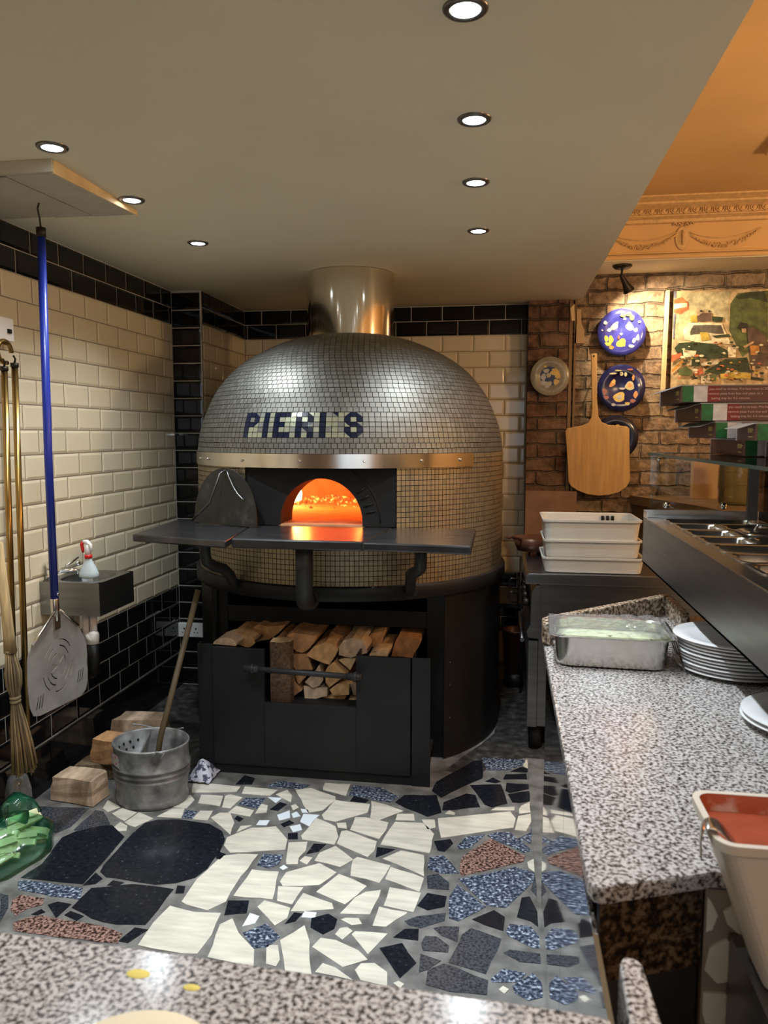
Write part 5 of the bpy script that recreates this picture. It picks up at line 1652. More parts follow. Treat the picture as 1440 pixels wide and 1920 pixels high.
for k, c in dict(white=(0.42, 0.41, 0.40), yellow=(0.62, 0.42, 0.06), orange=(0.55, 0.22, 0.04), rust=(0.30, 0.08, 0.05), pale=(0.45, 0.40, 0.22), navy=(0.01, 0.012, 0.05)).items():
    M['pt_' + k] = mat('glaze_' + k, c, 0.2, var=0.2, scale=30)
M['plate_blue'] = mat('plate_blue', (0.028, 0.030, 0.20), 0.15, var=0.5, scale=14, spec=0.6)
M['plate_navy'] = mat('plate_navy', (0.012, 0.014, 0.075), 0.15, var=0.5, scale=14)
M['plate_dark'] = mat('plate_dark', (0.010, 0.012, 0.035), 0.15, var=0.4, scale=14)
M['plate_grey'] = mat('plate_grey', (0.30, 0.28, 0.22), 0.2, var=0.3, scale=14)
fruit1 = [(-.32, .32, .20, .20, 4), (-.50, .12, .09, .07, 0), (.38, .28, .20, .18, 4), (.60, .10, .09, .08, 0), (.02, -.48, .19, .24, 1), (0, -.06, .06, .06, 0),
          (-.62, -.25, .08, .14, 1), (-.42, -.28, .10, .15, 1), (-.55, -.48, .14, .08, 1), (-.40, -.62, .10, .08, 2), (.05, .72, .12, .07, 1), (.28, .76, .12, .08, 1), (.42, .62, .09, .13, 1), (.12, .58, .06, .05, 4),
          (.55, -.35, .10, .10, 0), (.68, -.22, .07, .12, 0), (.42, -.58, .12, .07, 0), (-.68, .42, .08, .07, 0), (.72, .42, .06, .06, 0), (-.80, .1, .04, .04, 0), (-.1, -.2, .04, .09, 3)]
fruit2 = [(-.42, .25, .20, .18, 2), (-.30, .28, .08, .08, 1), (.38, .10, .22, .17, 4), (.36, .12, .10, .09, 2), (-.05, -.38, .24, .22, 1), (-.05, -.38, .1, .1, 0), (-.70, -.15, .11, .16, 3), (-.62, -.40, .12, .09, 3),
          (.0, .62, .07, .10, 4), (.18, .60, .06, .10, 4), (.50, .45, .05, .14, 2), (.62, -.28, .10, .14, 2), (.5, -.55, .13, .08, 3), (.28, -.66, .10, .07, 1), (-.3, -.70, .09, .06, 0), (.05, -.02, .13, .05, 0),
          (-.35, .62, .16, .04, 4), (.74, .12, .05, .07, 0), (-.15, .75, .14, .03, 4), (.1, -.72, .3, .025, 0), (.35, .78, .12, .04, 3)]
fruit3 = [(.42, -.05, .16, .20, 2), (.50, .28, .10, .12, 3), (.35, -.45, .15, .12, 0), (.55, -.55, .10, .08, 3), (.1, .5, .12, .1, 1), (-.3, -.1, .2, .2, 2)]
fruit4 = [(0, 0, .66, .66, 5), (.28, .22, .28, .17, 1), (.42, .02, .16, .14, 1), (.35, -.30, .17, .16, 1), (-.18, .28, .15, .12, 0), (-.32, -.02, .14, .16, 0), (-.05, .05, .12, .14, 4), (-.28, -.32, .18, .14, 0), (-.02, -.38, .15, .12, 4), (-.12, -.52, .12, .08, 0), (-.25, .5, .07, .07, 1), (.02, -.12, .05, .1, 5), (-.2, -.2, .05, .08, 5), (.05, .30, .06, .05, 5)]
wall_plate(0.694 * FW, wz(2.166), 0.147, 'plate_blue', 'large bright blue plate with painted fruit, topmost on the brick wall', fruit1)
wall_plate(0.702 * FW, wz(1.829), 0.147, 'plate_navy', 'dark navy fruit plate hung in the middle, right of the paddle handle', fruit2)
wall_plate(0.668 * FW + 0.01, wz(1.525), 0.140, 'plate_dark', 'dark plate hung lowest, mostly hidden behind the wooden paddle', fruit3)
YB, _yb = 5.068, YB
p4 = wall_plate(0.270 * 1.015, 1.55 + (1.906 - 1.55) * 1.015, 0.122, 'plate_grey', 'small grey-rimmed plate hung alone on the brick pier', fruit4)
YB = _yb

pd = thing('wooden_peel', (0.565 * FW, 5.03, wz(1.18)), 'plain wooden pizza paddle hung on the brick wall over the plates', 'pizza peel')
q = 1.026


def pp(x, z):
    return (x * q, 1.55 + (z - 1.55) * q)


out = [pp(0.510, 2.035), pp(0.546, 2.036), pp(0.553, 1.76), pp(0.565, 1.655), pp(0.585, 1.62), pp(0.625, 1.603), pp(0.735, 1.594), pp(0.750, 1.578),
       pp(0.757, 1.40), pp(0.764, 1.262), pp(0.745, 1.225), pp(0.70, 1.190), pp(0.64, 1.172), pp(0.575, 1.167), pp(0.51, 1.175), pp(0.45, 1.198), pp(0.41, 1.225), pp(0.394, 1.252),
       pp(0.384, 1.40), pp(0.368, 1.565), pp(0.378, 1.583), pp(0.47, 1.600), pp(0.505, 1.615), pp(0.522, 1.65), pp(0.526, 1.70), pp(0.520, 1.83)]
m = MB()
m.prism(out, 'y', 5.028, 5.044)
m.build('paddle_blade', 'peel_wood', pd, bevel=0.003)
m = MB()
hx, hz = pp(0.527, 2.02)
m.tube([(hx, 5.026, hz), (hx, 5.0275, hz)], 0.0055, 12)
m.build('hanging_hole', 'dark_hole', pd)
hx, hz = pp(0.50, 1.40)
m = MB()
m.tube([(hx + 0.05, 5.06, wz(1.66)), (hx + 0.05, 5.125, wz(1.66))], 0.006, 8)
m.tube([(0.565, 5.044, 1.95), (0.565, 5.122, 1.95)], 0.004, 8)
m.build('hook', 'lamp_black', pd)

# painting with light wooden edge strip
pn = thing('painting', (1.3, 5.10, 2.14), 'colourful market-stall painting with a car heaped with vegetables, on the brick wall', 'painting')
PC = dict(sky=(0.48, 0.37, 0.21), pale=(0.46, 0.42, 0.26), green=(0.085, 0.11, 0.035), dgreen=(0.025, 0.04, 0.016), red=(0.50, 0.13, 0.05), white=(0.60, 0.52, 0.40), blue=(0.13, 0.14, 0.20),
          cream=(0.72, 0.62, 0.44), grey=(0.10, 0.09, 0.07), yellow=(0.48, 0.35, 0.06), brown=(0.10, 0.06, 0.045), dark=(0.02, 0.016, 0.012), orange=(0.50, 0.22, 0.04), skin=(0.50, 0.33, 0.18))
keys = list(PC)
pm = [mat('paint_' + k, PC[k], 0.6, var=0.45, scale=26, bmp=0.5, bscale=45) for k in keys]
m = MB()
m.box(0.995 * FW, 1.72, 5.085, 5.117, wz(1.79), wz(2.405), keys.index('sky'))
for i, (k, P) in enumerate(PAINT):
    if i == 0:
        continue
    yy = 5.0846 - 0.00035 * i
    Q = []
    P = [(p[0] * 1.0265, 1.55 + (p[1] - 1.55) * 1.0265) for p in P]
    for a in range(len(P)):
        b = (a + 1) % len(P)
        Q += [P[a], ((P[a][0] + P[b][0]) / 2 + random.uniform(-.002, .002), (P[a][1] + P[b][1]) / 2 + random.uniform(-.002, .002))]
    m.prism(Q, 'y', yy, yy + 0.0006 + 0.00035 * i * 0.0, keys.index(k))
for k in range(90):
    x, zz = random.uniform(1.05, 1.62), random.uniform(wz(1.87), wz(2.1))
    r = random.uniform(0.004, 0.012)
    kk = random.choice(['dgreen', 'green', 'yellow', 'red', 'cream', 'orange', 'dgreen', 'pale'])
    m.prism([(x + r * 1.4 * math.cos(a), zz + r * 0.7 * math.sin(a)) for a in [PI / 3 * j for j in range(6)]], 'y', 5.0708, 5.0716, keys.index(kk))
m.build('canvas', pm, pn)
m = MB()
m.prism([(0.950 * FW, wz(2.41)), (0.968 * FW, wz(2.412)), (0.962 * FW, wz(1.80)), (0.941 * FW, wz(1.80))], 'y', 5.075, 5.118)
m.build('edge_strip', 'raw_pine', pn)

# ceiling-mounted spot lamp on the beam underside
sl = thing('spotlight', (0.675, 4.87, 2.547), 'small dark bell-shaped spotlight under the plaster beam, aimed at the plates', 'spotlight')
m = MB()
m.lathe([(0.001, 0), (0.056, 0), (0.058, -0.006), (0.045, -0.018), (0.012, -0.026), (0.001, -0.026)], (0.675, 4.87, 2.5465), 'z', 24)
m.build('ceiling_rose', 'lamp_black', sl)
m = MB()
m.tube([(0.675, 4.87, 2.525), (0.672, 4.87, 2.50), (0.678, 4.87, 2.478)], 0.006, 8)
m.build('stem', 'lamp_black', sl)
m = MB()
a, b_ = Vector((0.672, 4.872, 2.488)), Vector((0.722, 4.905, 2.405))
dd = (b_ - a).normalized()
m.tube([a, a + dd * 0.03, a + dd * 0.06, b_, b_ + dd * 0.004], [0.012, 0.017, 0.021, 0.035, 0.033], 18, cap=False)
m.ball(tuple(a), 0.012, 10)
sh = m.build('shade', 'lamp_black', sl)
m = MB()
m.ball(tuple(b_ - dd * 0.022), 0.016, 10)
m.build('bulb', 'bulb', sl)
light('spotlight_lamp', 'SPOT', tuple(b_), 44, (1.0, 0.80, 0.52), sl, target=(0.92, 5.12, 2.12), spot_size=math.radians(140), spot_blend=1.0, shadow_soft_size=0.012)

m = MB()
m.prism([(0.386, 2.318), (0.41, 2.345), (0.414, 2.245), (0.396, 2.243)], 'y', 4.60 * 1.08, 5.0)
m.build('wood_offcut', 'raw_pine', None, at=(0.40, 4.98, 2.24), **T('small raw wooden block fixed at the ceiling corner above the brick pier', 'wood block'))
m = MB()
m.prism([(0.432, 2.33), (0.462, 2.33), (0.465, 2.25), (0.485, 2.20), (0.487, 2.12), (0.425, 2.12), (0.43, 2.22)], 'y', 5.09, 5.118)
m.build('small_paddle', 'oak_trim', None, at=(0.455, 5.10, 2.12), **T('dim little brown wooden paddle hanging beside the ceiling block on the brick wall', 'paddle'))

# ================================================================ COOKER with dough trays
ck = thing('cooker', (0.5, 4.1, 0), 'dark stainless catering cooker standing beyond the worktop', 'cooker')
cy0, cy1 = 3.70, 4.5
m = MB()
m.prism([(0.108, 0.832), (0.108, 0.868), (0.122, 0.883), (0.95, 0.883), (0.95, 0.832)], 'y', cy0, cy1)
m.build('hob_top', 'steel_dull', ck, bevel=0.002)
m = MB()
m.box(0.175, 0.95, cy0 + 0.012, cy1, 0.125, 0.832)
m.build('body', 'steel_dull', ck)
m = MB()
m.prism([(0.162, 0.826), (0.138, 0.79), (0.136, 0.635), (0.118, 0.60), (0.124, 0.57), (0.162, 0.565), (0.178, 0.565), (0.178, 0.826)], 'y', cy0, cy1)
m.build('control_panel', 'steel_dull', ck)
m = MB()
m.box(0.128, 0.172, cy0, cy1, 0.125, 0.555)
m.build('oven_door', 'steel_dull', ck)
m = MB()
m.tube([(0.10, cy0 + 0.1, 0.53), (0.10, cy1 - 0.1, 0.53)], 0.011, 10)
m.build('door_handle', 'steel_dull', ck)
for yy in (3.85, 4.02, 4.19, 4.36):
    m = MB()
    m.tube([(0.137, yy, 0.71), (0.102, yy, 0.715)], 0.021, 16)
    m.build('knob', 'lamp_black', ck)
for x, y in ((0.17, 3.76), (0.17, 4.44), (0.88, 3.76), (0.88, 4.44)):
    m = MB()
    m.tube([(x, y, 0.0), (x, y, 0.125)], 0.032, 12)
    m.build('foot', 'soot', ck)
for yy in (4.36,):
    m = MB()
    for a in range(4):
        an = PI / 2 * a + PI / 4
        m.tube([(0.22 + 0.02 * math.cos(an), yy + 0.02 * math.sin(an), 0.9), (0.22 + 0.11 * math.cos(an), yy + 0.11 * math.sin(an), 0.9), (0.22 + 0.11 * math.cos(an), yy + 0.11 * math.sin(an), 0.884)], 0.006, 6)
    m.lathe([(0.001, 0), (0.035, 0), (0.035, -0.014), (0.001, -0.014)], (0.22, yy, 0.898), 'z', 16)
    m.build('pan_support', 'cast_iron', ck)
# brown pans standing on the rear of the hob
pnn = thing('frying_pan', (0.16, 4.30, 0.907), 'brown metal pan with bright rim on the hob behind the dough trays', 'pan')
m = MB()
m.lathe([(0.001, 0), (0.08, 0), (0.11, 0.07), (0.114, 0.07), (0.083, -0.003), (0.001, -0.003)], (0.16, 4.30, 0.911), 'z', 32)
m.build('pan_body', 'pan_brown', pnn)
m = MB()
m.tube([(0.10, 4.22, 0.975), (0.045, 4.14, 1.0), (0.02, 4.10, 1.0)], 0.008, 8)
m.build('handle', 'pan_brown', pnn)

# low black gas burner rack left of the cooker and a brown pot beneath
rk = thing('low_rack', (0.02, 4.75, 0), 'dark low rack with curled iron hooks in the gap between oven and cooker', 'rack')
m = MB()
m.box(-0.06, 0.12, 4.55, 5.05, 0.52, 0.545)
m.build('shelf', 'black_steel', rk)
for x in (-0.055, 0.115):
    for y in (4.56, 5.04):
        m = MB()
        m.tube([(x, y, 0), (x, y, 0.75 if y > 5 else 0.52)], 0.008, 8)
        m.build('leg', 'black_steel', rk)
for zz in (0.60, 0.68):
    m = MB()
    m.tube([(0.09, 4.50, zz + 0.02), (0.05, 4.49, zz + 0.03), (0.03, 4.49, zz), (0.05, 4.49, zz - 0.028), (0.09, 4.50, zz - 0.03)], 0.006, 8)
    m.tube([(0.09, 4.50, 0.545), (0.09, 4.50, 0.72)], 0.006, 8)
    m.build('hook', 'steel_dark', rk)
m = MB()
m.lathe([(0.001, 0.0), (0.062, 0.0), (0.078, 0.26), (0.084, 0.262), (0.084, 0.27), (0.074, 0.27), (0.06, 0.01), (0.001, 0.01)], (0.08, 4.72, 0.08), 'z', 28)
pot = thing('brown_bin', (0.08, 4.72, 0.0), 'reddish-brown round tub with pale rim in the gap left of the cooker', 'tub')
m.build('tub_body', 'pan_brown', pot)
m = MB()
m.lathe([(0.001, 0), (0.07, 0), (0.062, 0.08), (0.001, 0.08)], (0.08, 4.72, 0.0), 'z', 24)
m.build('tub_foot', 'black_steel', pot)


def dough_tray(x0, x1, y0, y1, z, h, label, slots=False, lip=0.006):
    t = thing('dough_tray', ((x0 + x1) / 2, (y0 + y1) / 2, z), label, 'tray', 'dough trays stacked on the cooker')
    m = MB()

    def rr(ins, zz, n=5, r=0.03):
        P = []
        for (cx_, cy_, a0) in ((x1 - ins - r, y1 - ins - r, 0), (x0 + ins + r, y1 - ins - r, PI / 2), (x0 + ins + r, y0 + ins + r, PI), (x1 - ins - r, y0 + ins + r, 1.5 * PI)):
            for k in range(n):
                a = a0 + PI / 2 * k / (n - 1)
                P.append((cx_ + r * math.cos(a), cy_ + r * math.sin(a), zz))
        return P
    L = [rr(0.022, z + 0.001), rr(0.016, z + 0.004), rr(0.006, z + h - 0.010), rr(0.0, z + h - 0.010), rr(-0.001, z + h), rr(0.006, z + h), rr(0.010, z + h - 0.006), rr(0.020, z + 0.006)]
    n = len(L[0])
    vs = [v for l in L for v in l]
    fs = [[j * n + i, j * n + (i + 1) % n, (j + 1) * n + (i + 1) % n, (j + 1) * n + i] for j in range(len(L) - 1) for i in range(n)]
    fs += [list(range(n))[::-1], list(range(7 * n, 8 * n))]
    m.add(vs, fs, 0, False)
    m.build('tray_body', 'tray', t)
    if slots:
        for (sx_, sy_, wd) in ((0.505, y1 - 0.014, 1), (0.53, y1 - 0.014, 1), (0.555, y1 - 0.014, 1)):
            m = MB()
            m.box(sx_ - 0.007, sx_ + 0.007, sy_ - 0.007, sy_ + 0.002, z + h * 0.35, z + h * 0.85)
            m.build('hand_slot', 'dark_hole', t)
    return t


dough_tray(0.185, 0.665, 3.72, 4.07, 0.884, 0.078, 'grey plastic dough tray, lowest of the three stacked on the cooker')
dough_tray(0.190, 0.650, 3.73, 4.09, 0.957, 0.088, 'grey plastic dough tray, middle of the three stacked on the cooker')
dough_tray(0.185, 0.645, 3.72, 4.10, 1.040, 0.102, 'empty grey plastic dough tray with hand slots, top of the stack on the cooker', True)

# ================================================================ WORKTOP AND CABINET
WTZ = 0.90
m = MB()
WP = [(0.129, 2.40), (0.129, 1.20), (0.130, 1.105), (0.137, 1.085), (0.152, 1.082), (0.20, 1.102), (0.318, 1.150), (1.00, 1.20), (1.00, 2.84), (0.58, 2.84), (0.145, 2.43)]
m.prism(WP, 'z', 0.872, WTZ, 0)
m.build('granite_worktop', 'granite', None, at=(0.5, 2.0, 0.868), bevel=0.005, **T('long speckled grey granite worktop running away on the right', 'worktop'))
m = MB()
m.prism([(0.124, 2.36), (0.124, 2.43), (0.14, 2.462), (0.57, 2.868), (0.60, 2.868), (0.60, 2.835), (0.578, 2.832), (0.158, 2.436), (0.148, 2.425), (0.148, 2.36)], 'z', WTZ + 0.001, WTZ + 0.072)
m.build('granite_upstand', 'granite_brown', None, at=(0.35, 2.6, WTZ), bevel=0.006, **T('raised brown-grey granite edging round the far end of the worktop', 'upstand'))
m = MB()
m.box(0.575, 0.60, 2.56, 2.83, WTZ + 0.001, WTZ + 0.072)
m.build('granite_upstand', 'granite_brown', None, at=(0.59, 2.4, WTZ), bevel=0.006, **T('granite edging strip under the steel topping unit, behind the plates', 'upstand'))
cb = thing('base_cabinet', (0.5, 1.8, 0), 'mirror-polished steel base cabinet under the granite worktop, reflecting the paving', 'cabinet')
m = MB()
m.box(0.146, 0.98, 1.19, 2.38, 0.03, 0.867)
m.build('carcass', 'steel_dark', cb)
for i, (a, b) in enumerate(((1.195, 1.615), (1.619, 2.045), (2.049, 2.375))):
    m = MB()
    m.box(0.1375, 0.145, a, b, 0.012, 0.862)
    m.build('door', 'steel_mirror', cb)
m = MB()
m.box(0.16, 0.96, 1.2, 2.36, 0.0, 0.03)
m.build('plinth', 'soot', cb)
gt = thing('steel_gate', (0.134, 0.96, 0.0), 'narrow mirror-steel panel continuing the cabinet front towards the near counter', 'steel panel')
m = MB()
m.box(0.1305, 0.1375, 0.835, 1.186, 0.012, 0.862)
m.build('mirror_panel', 'steel_mirror', gt)
m = MB()
m.box(0.1315, 0.1375, 0.85, 0.88, 0.0, 0.012)
m.build('foot', 'steel_dark', gt)
# granite end panel under the worktop's near end, its shade in the colour
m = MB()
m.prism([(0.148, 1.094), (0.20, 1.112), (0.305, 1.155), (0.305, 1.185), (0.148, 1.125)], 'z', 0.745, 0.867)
m.build('granite_apron', 'apron_shaded', None, at=(0.22, 1.13, 0.745), **T('brown granite apron in a shade-darkened tone under the near end of the worktop', 'apron'))
m = MB()
m.prism([(0.165, 1.125), (0.305, 1.17), (0.305, 1.188), (0.165, 1.188)], 'z', 0.0, 0.744)
m.build('end_panel', 'steel_dark', None, at=(0.23, 1.15, 0), **T('dark grey steel panel below the brown granite apron', 'panel'))
# stone-clad counter front at the far right
m = MB()
m.box(0.310, 1.0, 1.16, 1.185, 0.0, 0.866, 0)
rs = random.Random(21)
zz = 0.02
k = 0
while zz < 0.84:
    x = 0.312 + (0.0 if k % 2 else -0.03)
    hh = rs.uniform(0.045, 0.075)
    while x < 0.98:
        w = rs.uniform(0.045, 0.09)
        cx_, cz_ = x + w / 2, min(zz + hh / 2, 0.83)
        P = []
        for j in range(7):
            a = 2 * PI * j / 7 + rs.uniform(-.25, .25)
            P.append((max(0.312, cx_ + w * 0.52 * math.cos(a) * rs.uniform(.8, 1.08)), cz_ + hh * 0.52 * math.sin(a) * rs.uniform(.85, 1.1)))
        m.prism(P, 'y', 1.155, 1.1601, 1)
        x += w + 0.008
    zz += hh + 0.008
    k += 1
m.build('stone_clad_panel', ['clad_grout', 'clad_stone'], None, at=(0.65, 1.17, 0), **T('upright panel clad in small cream paving stones at the lower right', 'stone panel'))

# foreground counter
m = MB()
m.prism([(-1.25, 0.865), (-0.46, 0.860), (-0.12, 0.843), (0.09, 0.8335), (0.128, 0.829), (0.128, 0.25), (-1.25, 0.25)], 'z', 0.862, WTZ, 0)
nc = thing('near_counter', (-0.5, 0.55, 0), 'granite-topped counter across the bottom of the view, nearest to us', 'counter')
m.build('granite_top', 'granite', nc, bevel=0.006)
m = MB()
m.prism([(0.146, 0.80), (0.184, 0.80), (0.178, 0.925), (0.172, 0.937), (0.156, 0.937), (0.150, 0.925)], 'z', 0.70, WTZ)
gpst = thing('granite_post', (0.165, 0.87, 0), 'narrow granite-capped post standing between the two worktops at the bottom', 'post')
m.build('granite_cap', 'granite', gpst, bevel=0.005)
m = MB()
m.box(-1.25, 0.125, 0.27, 0.79, 0.0, 0.861)
m.build('cabinet_body', 'steel_dark', nc)
m = MB()
m.box(0.150, 0.18, 0.80, 0.93, 0.0, 0.699)
m.build('steel_base', 'steel_dark', gpst)
m = MB()
m.lathe([(0.001, 0), (0.085, 0), (0.096, 0.004), (0.092, 0.009), (0.075, 0.0065), (0.001, 0.007)], (-0.365, 0.658, WTZ + 0.0005), 'z', 40)
m.build('dough_disc', 'dough', None, at=(-0.365, 0.658, WTZ), **T('pale round of dough at the bottom edge on the near counter', 'dough'))
for (x, y, r, lab) in ((-0.428, 0.812, 0.010, 'yellow egg smear on the near counter, the larger one'), (-0.355, 0.80, 0.007, 'thin yellow smear on the near counter, right of the larger one')):
    m = MB()
    m.lathe([(0.0005, 0.0018), (r * 0.7, 0.0014), (r, 0.0)], (x, y, WTZ + 0.0003), 'z', 12, sx=1.5, sy=0.8)
    m.build('food_smear', 'egg', None, at=(x, y, WTZ), **T(lab, 'food smear'))

# sauce tub with a ladle handle
tb = thing('sauce_tub', (0.40, 1.08, 0.80), 'white plastic tub of red tomato sauce at the right edge', 'food tub')


def rrect(x0, x1, y0, y1, r, zz, n=6):
    P = []
    for (cx_, cy_, a0) in ((x1 - r, y1 - r, 0), (x0 + r, y1 - r, PI / 2), (x0 + r, y0 + r, PI), (x1 - r, y0 + r, 1.5 * PI)):
        for k in range(n):
            a = a0 + PI / 2 * k / (n - 1)
            P.append((cx_ + r * math.cos(a), cy_ + r * math.sin(a), zz))
    return P


def loft(m, L, mi=0, cap0=True, cap1=True, sm=False):
    n = len(L[0])
    vs = [v for l in L for v in l]
    fs = [[j * n + i, j * n + (i + 1) % n, (j + 1) * n + (i + 1) % n, (j + 1) * n + i] for j in range(len(L) - 1) for i in range(n)]
    m.add(vs, fs, mi, sm)
    o = len(m.v) - len(vs)
    if cap0:
        m.f.append([o + i for i in range(n)][::-1]); m.m.append(mi); m.sm.append(False)
    if cap1:
        m.f.append([o + (len(L) - 1) * n + i for i in range(n)]); m.m.append(mi); m.sm.append(False)


TZ = 1.02
m = MB()
tx0, tx1, ty0, ty1 = 0.280, 0.63, 1.005, 1.160
loft(m, [rrect(tx0 + 0.078, tx1 - 0.078, ty0 + 0.02, ty1 - 0.035, 0.02, 0.805), rrect(tx0 + 0.010, tx1 - 0.010, ty0 + 0.003, ty1 - 0.006, 0.022, TZ - 0.018),
         rrect(tx0, tx1, ty0 - 0.004, ty1 + 0.002, 0.026, TZ - 0.012), rrect(tx0, tx1, ty0 - 0.004, ty1 + 0.002, 0.026, TZ), rrect(tx0 + 0.009, tx1 - 0.009, ty0 + 0.005, ty1 - 0.007, 0.020, TZ)])
m.f.pop(); m.m.pop(); m.sm.pop()
m.build('tub_body', 'tub_plastic', tb)
m = MB()
loft(m, [rrect(tx0 + 0.009, tx1 - 0.009, ty0 + 0.005, ty1 - 0.007, 0.020, TZ - 0.0005), rrect(tx0 + 0.013, tx1 - 0.013, ty0 + 0.008, ty1 - 0.011, 0.018, TZ - 0.025)], 0, False, False)
m.build('tub_lining', 'sauce_stain', tb)
m = MB()
loft(m, [rrect(tx0 + 0.013, tx1 - 0.013, ty0 + 0.008, ty1 - 0.011, 0.018, TZ - 0.025), rrect(tx0 + 0.06, tx1 - 0.06, ty0 + 0.03, ty1 - 0.035, 0.02, TZ - 0.022)], 0, False, True, True)
m.build('tomato_sauce', 'sauce', tb)
ld = thing('sauce_ladle', (0.297, 1.015, TZ), 'steel ladle handle hooked over the corner of the red sauce tub', 'ladle')
m = MB()
PL = [(0.272, 1.045, 0.975), (0.269, 1.045, 1.005), (0.271, 1.045, 1.022), (0.279, 1.045, 1.030), (0.293, 1.045, 1.026), (0.306, 1.043, 1.010), (0.318, 1.040, 0.996)]
vs = []
for p in PL:
    for s_ in (-0.019, 0.019):
        vs.append((p[0] + s_ * 0.2, p[1] + s_ * 0.98, p[2]))
m.add(vs, [[2 * i, 2 * i + 2, 2 * i + 3, 2 * i + 1] for i in range(len(PL) - 1)], 0, True)
m.build('handle_strip', 'steel', ld, solid=0.004, sub=1)
m = MB()
m.prism([(0.345, 0.90), (0.60, 0.90), (0.60, 1.15), (0.345, 1.15)], 'z', 0.0, 0.803)
m.build('side_stand', 'steel_dark', None, at=(0.47, 1.02, 0), **T('dark stand carrying the sauce tub, at the right edge', 'stand'))

# steel food pan with cling film
gp = thing('food_pan', (0.31, 2.26, WTZ), 'deep stainless food pan covered in cling film on the far end of the worktop', 'food pan')
m = MB()
ga = -0.05


def rotp(L, c, a):
    ca_, sa_ = math.cos(a), math.sin(a)
    return [(c[0] + (x - c[0]) * ca_ - (y - c[1]) * sa_, c[1] + (x - c[0]) * sa_ + (y - c[1]) * ca_, zz) for x, y, zz in L]


gx0, gx1, gy0, gy1 = 0.148, 0.464, 2.135, 2.365
gc = (0.30, 2.25)
LL = [(0.018, WTZ + 0.001), (0.010, WTZ + 0.006), (0.004, WTZ + 0.085), (-0.012, WTZ + 0.0905), (-0.014, WTZ + 0.094), (0.003, WTZ + 0.094), (0.007, WTZ + 0.088), (0.012, WTZ + 0.012), (0.02, WTZ + 0.006)]
loft(m, [rotp(rrect(gx0 + i, gx1 - i, gy0 + i, gy1 - i, 0.042, zz, 8), gc, ga) for i, zz in LL], 0, True, True, True)
o = m.build('pan_body', 'steel', gp)
md = o.modifiers.new('es', 'EDGE_SPLIT')
m = MB()
loft(m, [rotp(rrect(gx0 + .009, gx1 - .009, gy0 + .009, gy1 - .009, 0.036, WTZ + 0.06, 8), gc, ga), rotp(rrect(gx0 + .06, gx1 - .06, gy0 + .06, gy1 - .06, 0.03, WTZ + 0.068, 8), gc, ga)], 0, True, True, True)
m.build('cheese_filling', 'cheese', gp)
m = MB()
rs = random.Random(4)
vs, fs = [], []
NX, NY = 40, 30
for j in range(NY + 1):
    for i in range(NX + 1):
        x = gx0 - 0.012 + (gx1 - gx0 + 0.045) * i / NX
        y = gy0 - 0.012 + (gy1 - gy0 + 0.024) * j / NY
        e = 0.0
        if 0.10 < i / NX < 0.9:
            e = 0.008 * abs(math.sin(i * 0.5 + j * 0.25)) * (0.1 + i / NX) + 0.003 * abs(math.sin(j * 0.7 - i * 0.4))
        zz = WTZ + 0.0955 + e + rs.uniform(0, 0.0015) * (1 + i / NX * 1.6)
        if i > NX - 3:
            zz -= 0.03 * (i - NX + 3)
        vs.append((x + rs.uniform(-.002, .002), y + rs.uniform(-.002, .002), zz))
for j in range(NY):
    for i in range(NX):
        fs.append([j * (NX + 1) + i, j * (NX + 1) + i + 1, (j + 1) * (NX + 1) + i + 1, (j + 1) * (NX + 1) + i])
m.add(rotp(vs, gc, ga), fs, 0, False)
m.build('cling_film', 'cling', gp)


# plates
def dinner_plate(x, y, z, r, label, group):
    m = MB()
    m.lathe([(0.001, 0.003), (r * 0.55, 0.003), (r * 0.56, 0.0), (r * 0.60, 0.0), (r * 0.66, 0.004), (r * 0.985, 0.0105), (r, 0.0125), (r * 0.992, 0.0145), (r * 0.70, 0.0085), (r * 0.62, 0.0065), (r * 0.01, 0.006)], (x, y, z), 'z', 56)
    return m.build('dinner_plate', 'plate', None, at=(x, y, z), label=label, category='plate', group=group)


proto = dinner_plate(0.635, 2.20, WTZ + 0.001, 0.152, 'white round plate, lowest of the tall stack under the topping unit', 'plates stacked under the topping unit')
ZP = 0.0093
for k in range(1, 10):
    c = proto.copy()
    COL.objects.link(c)
    jx = [0, .003, -.002, .002, .0, -.003, .002, .001, .0, -.004][k]
    c.location = (0.635 + jx - (0.006 if k == 9 else 0), 2.20 + jx * 0.6, WTZ + 0.001 + ZP * k)
    c['label'] = 'white round plate on top of the tall stack, beside the steel food pan' if k == 9 else 'white round plate, %s in the tall stack beside the food pan' % ('', 'second from the bottom', 'third from the bottom', 'fourth from the bottom', 'fifth from the bottom', 'fifth from the top', 'fourth from the top', 'third from the top', 'second from the top')[k]
for (x, y, n_, r, nm) in ((0.690, 1.775, 2, 0.155, 'pair beside the tall stack, under the steel unit'), (0.645, 1.44, 5, 0.15, 'stack at the right edge')):
    base = dinner_plate(x, y, WTZ + 0.001 + (0.006 if n_ == 2 else 0), r, 'white round plate, lowest of the ' + nm, 'plates in the ' + nm)
    for k in range(1, n_):
        c = base.copy()
        COL.objects.link(c)
        c.location = (x + 0.002 * k, y, base.location.z + ZP * 1.15 * k)
        c['label'] = ('white round plate, topmost of the ' if k == n_ - 1 else 'white round plate, %s of the ' % ('', 'second lowest', 'middle one', 'second highest')[k]) + nm

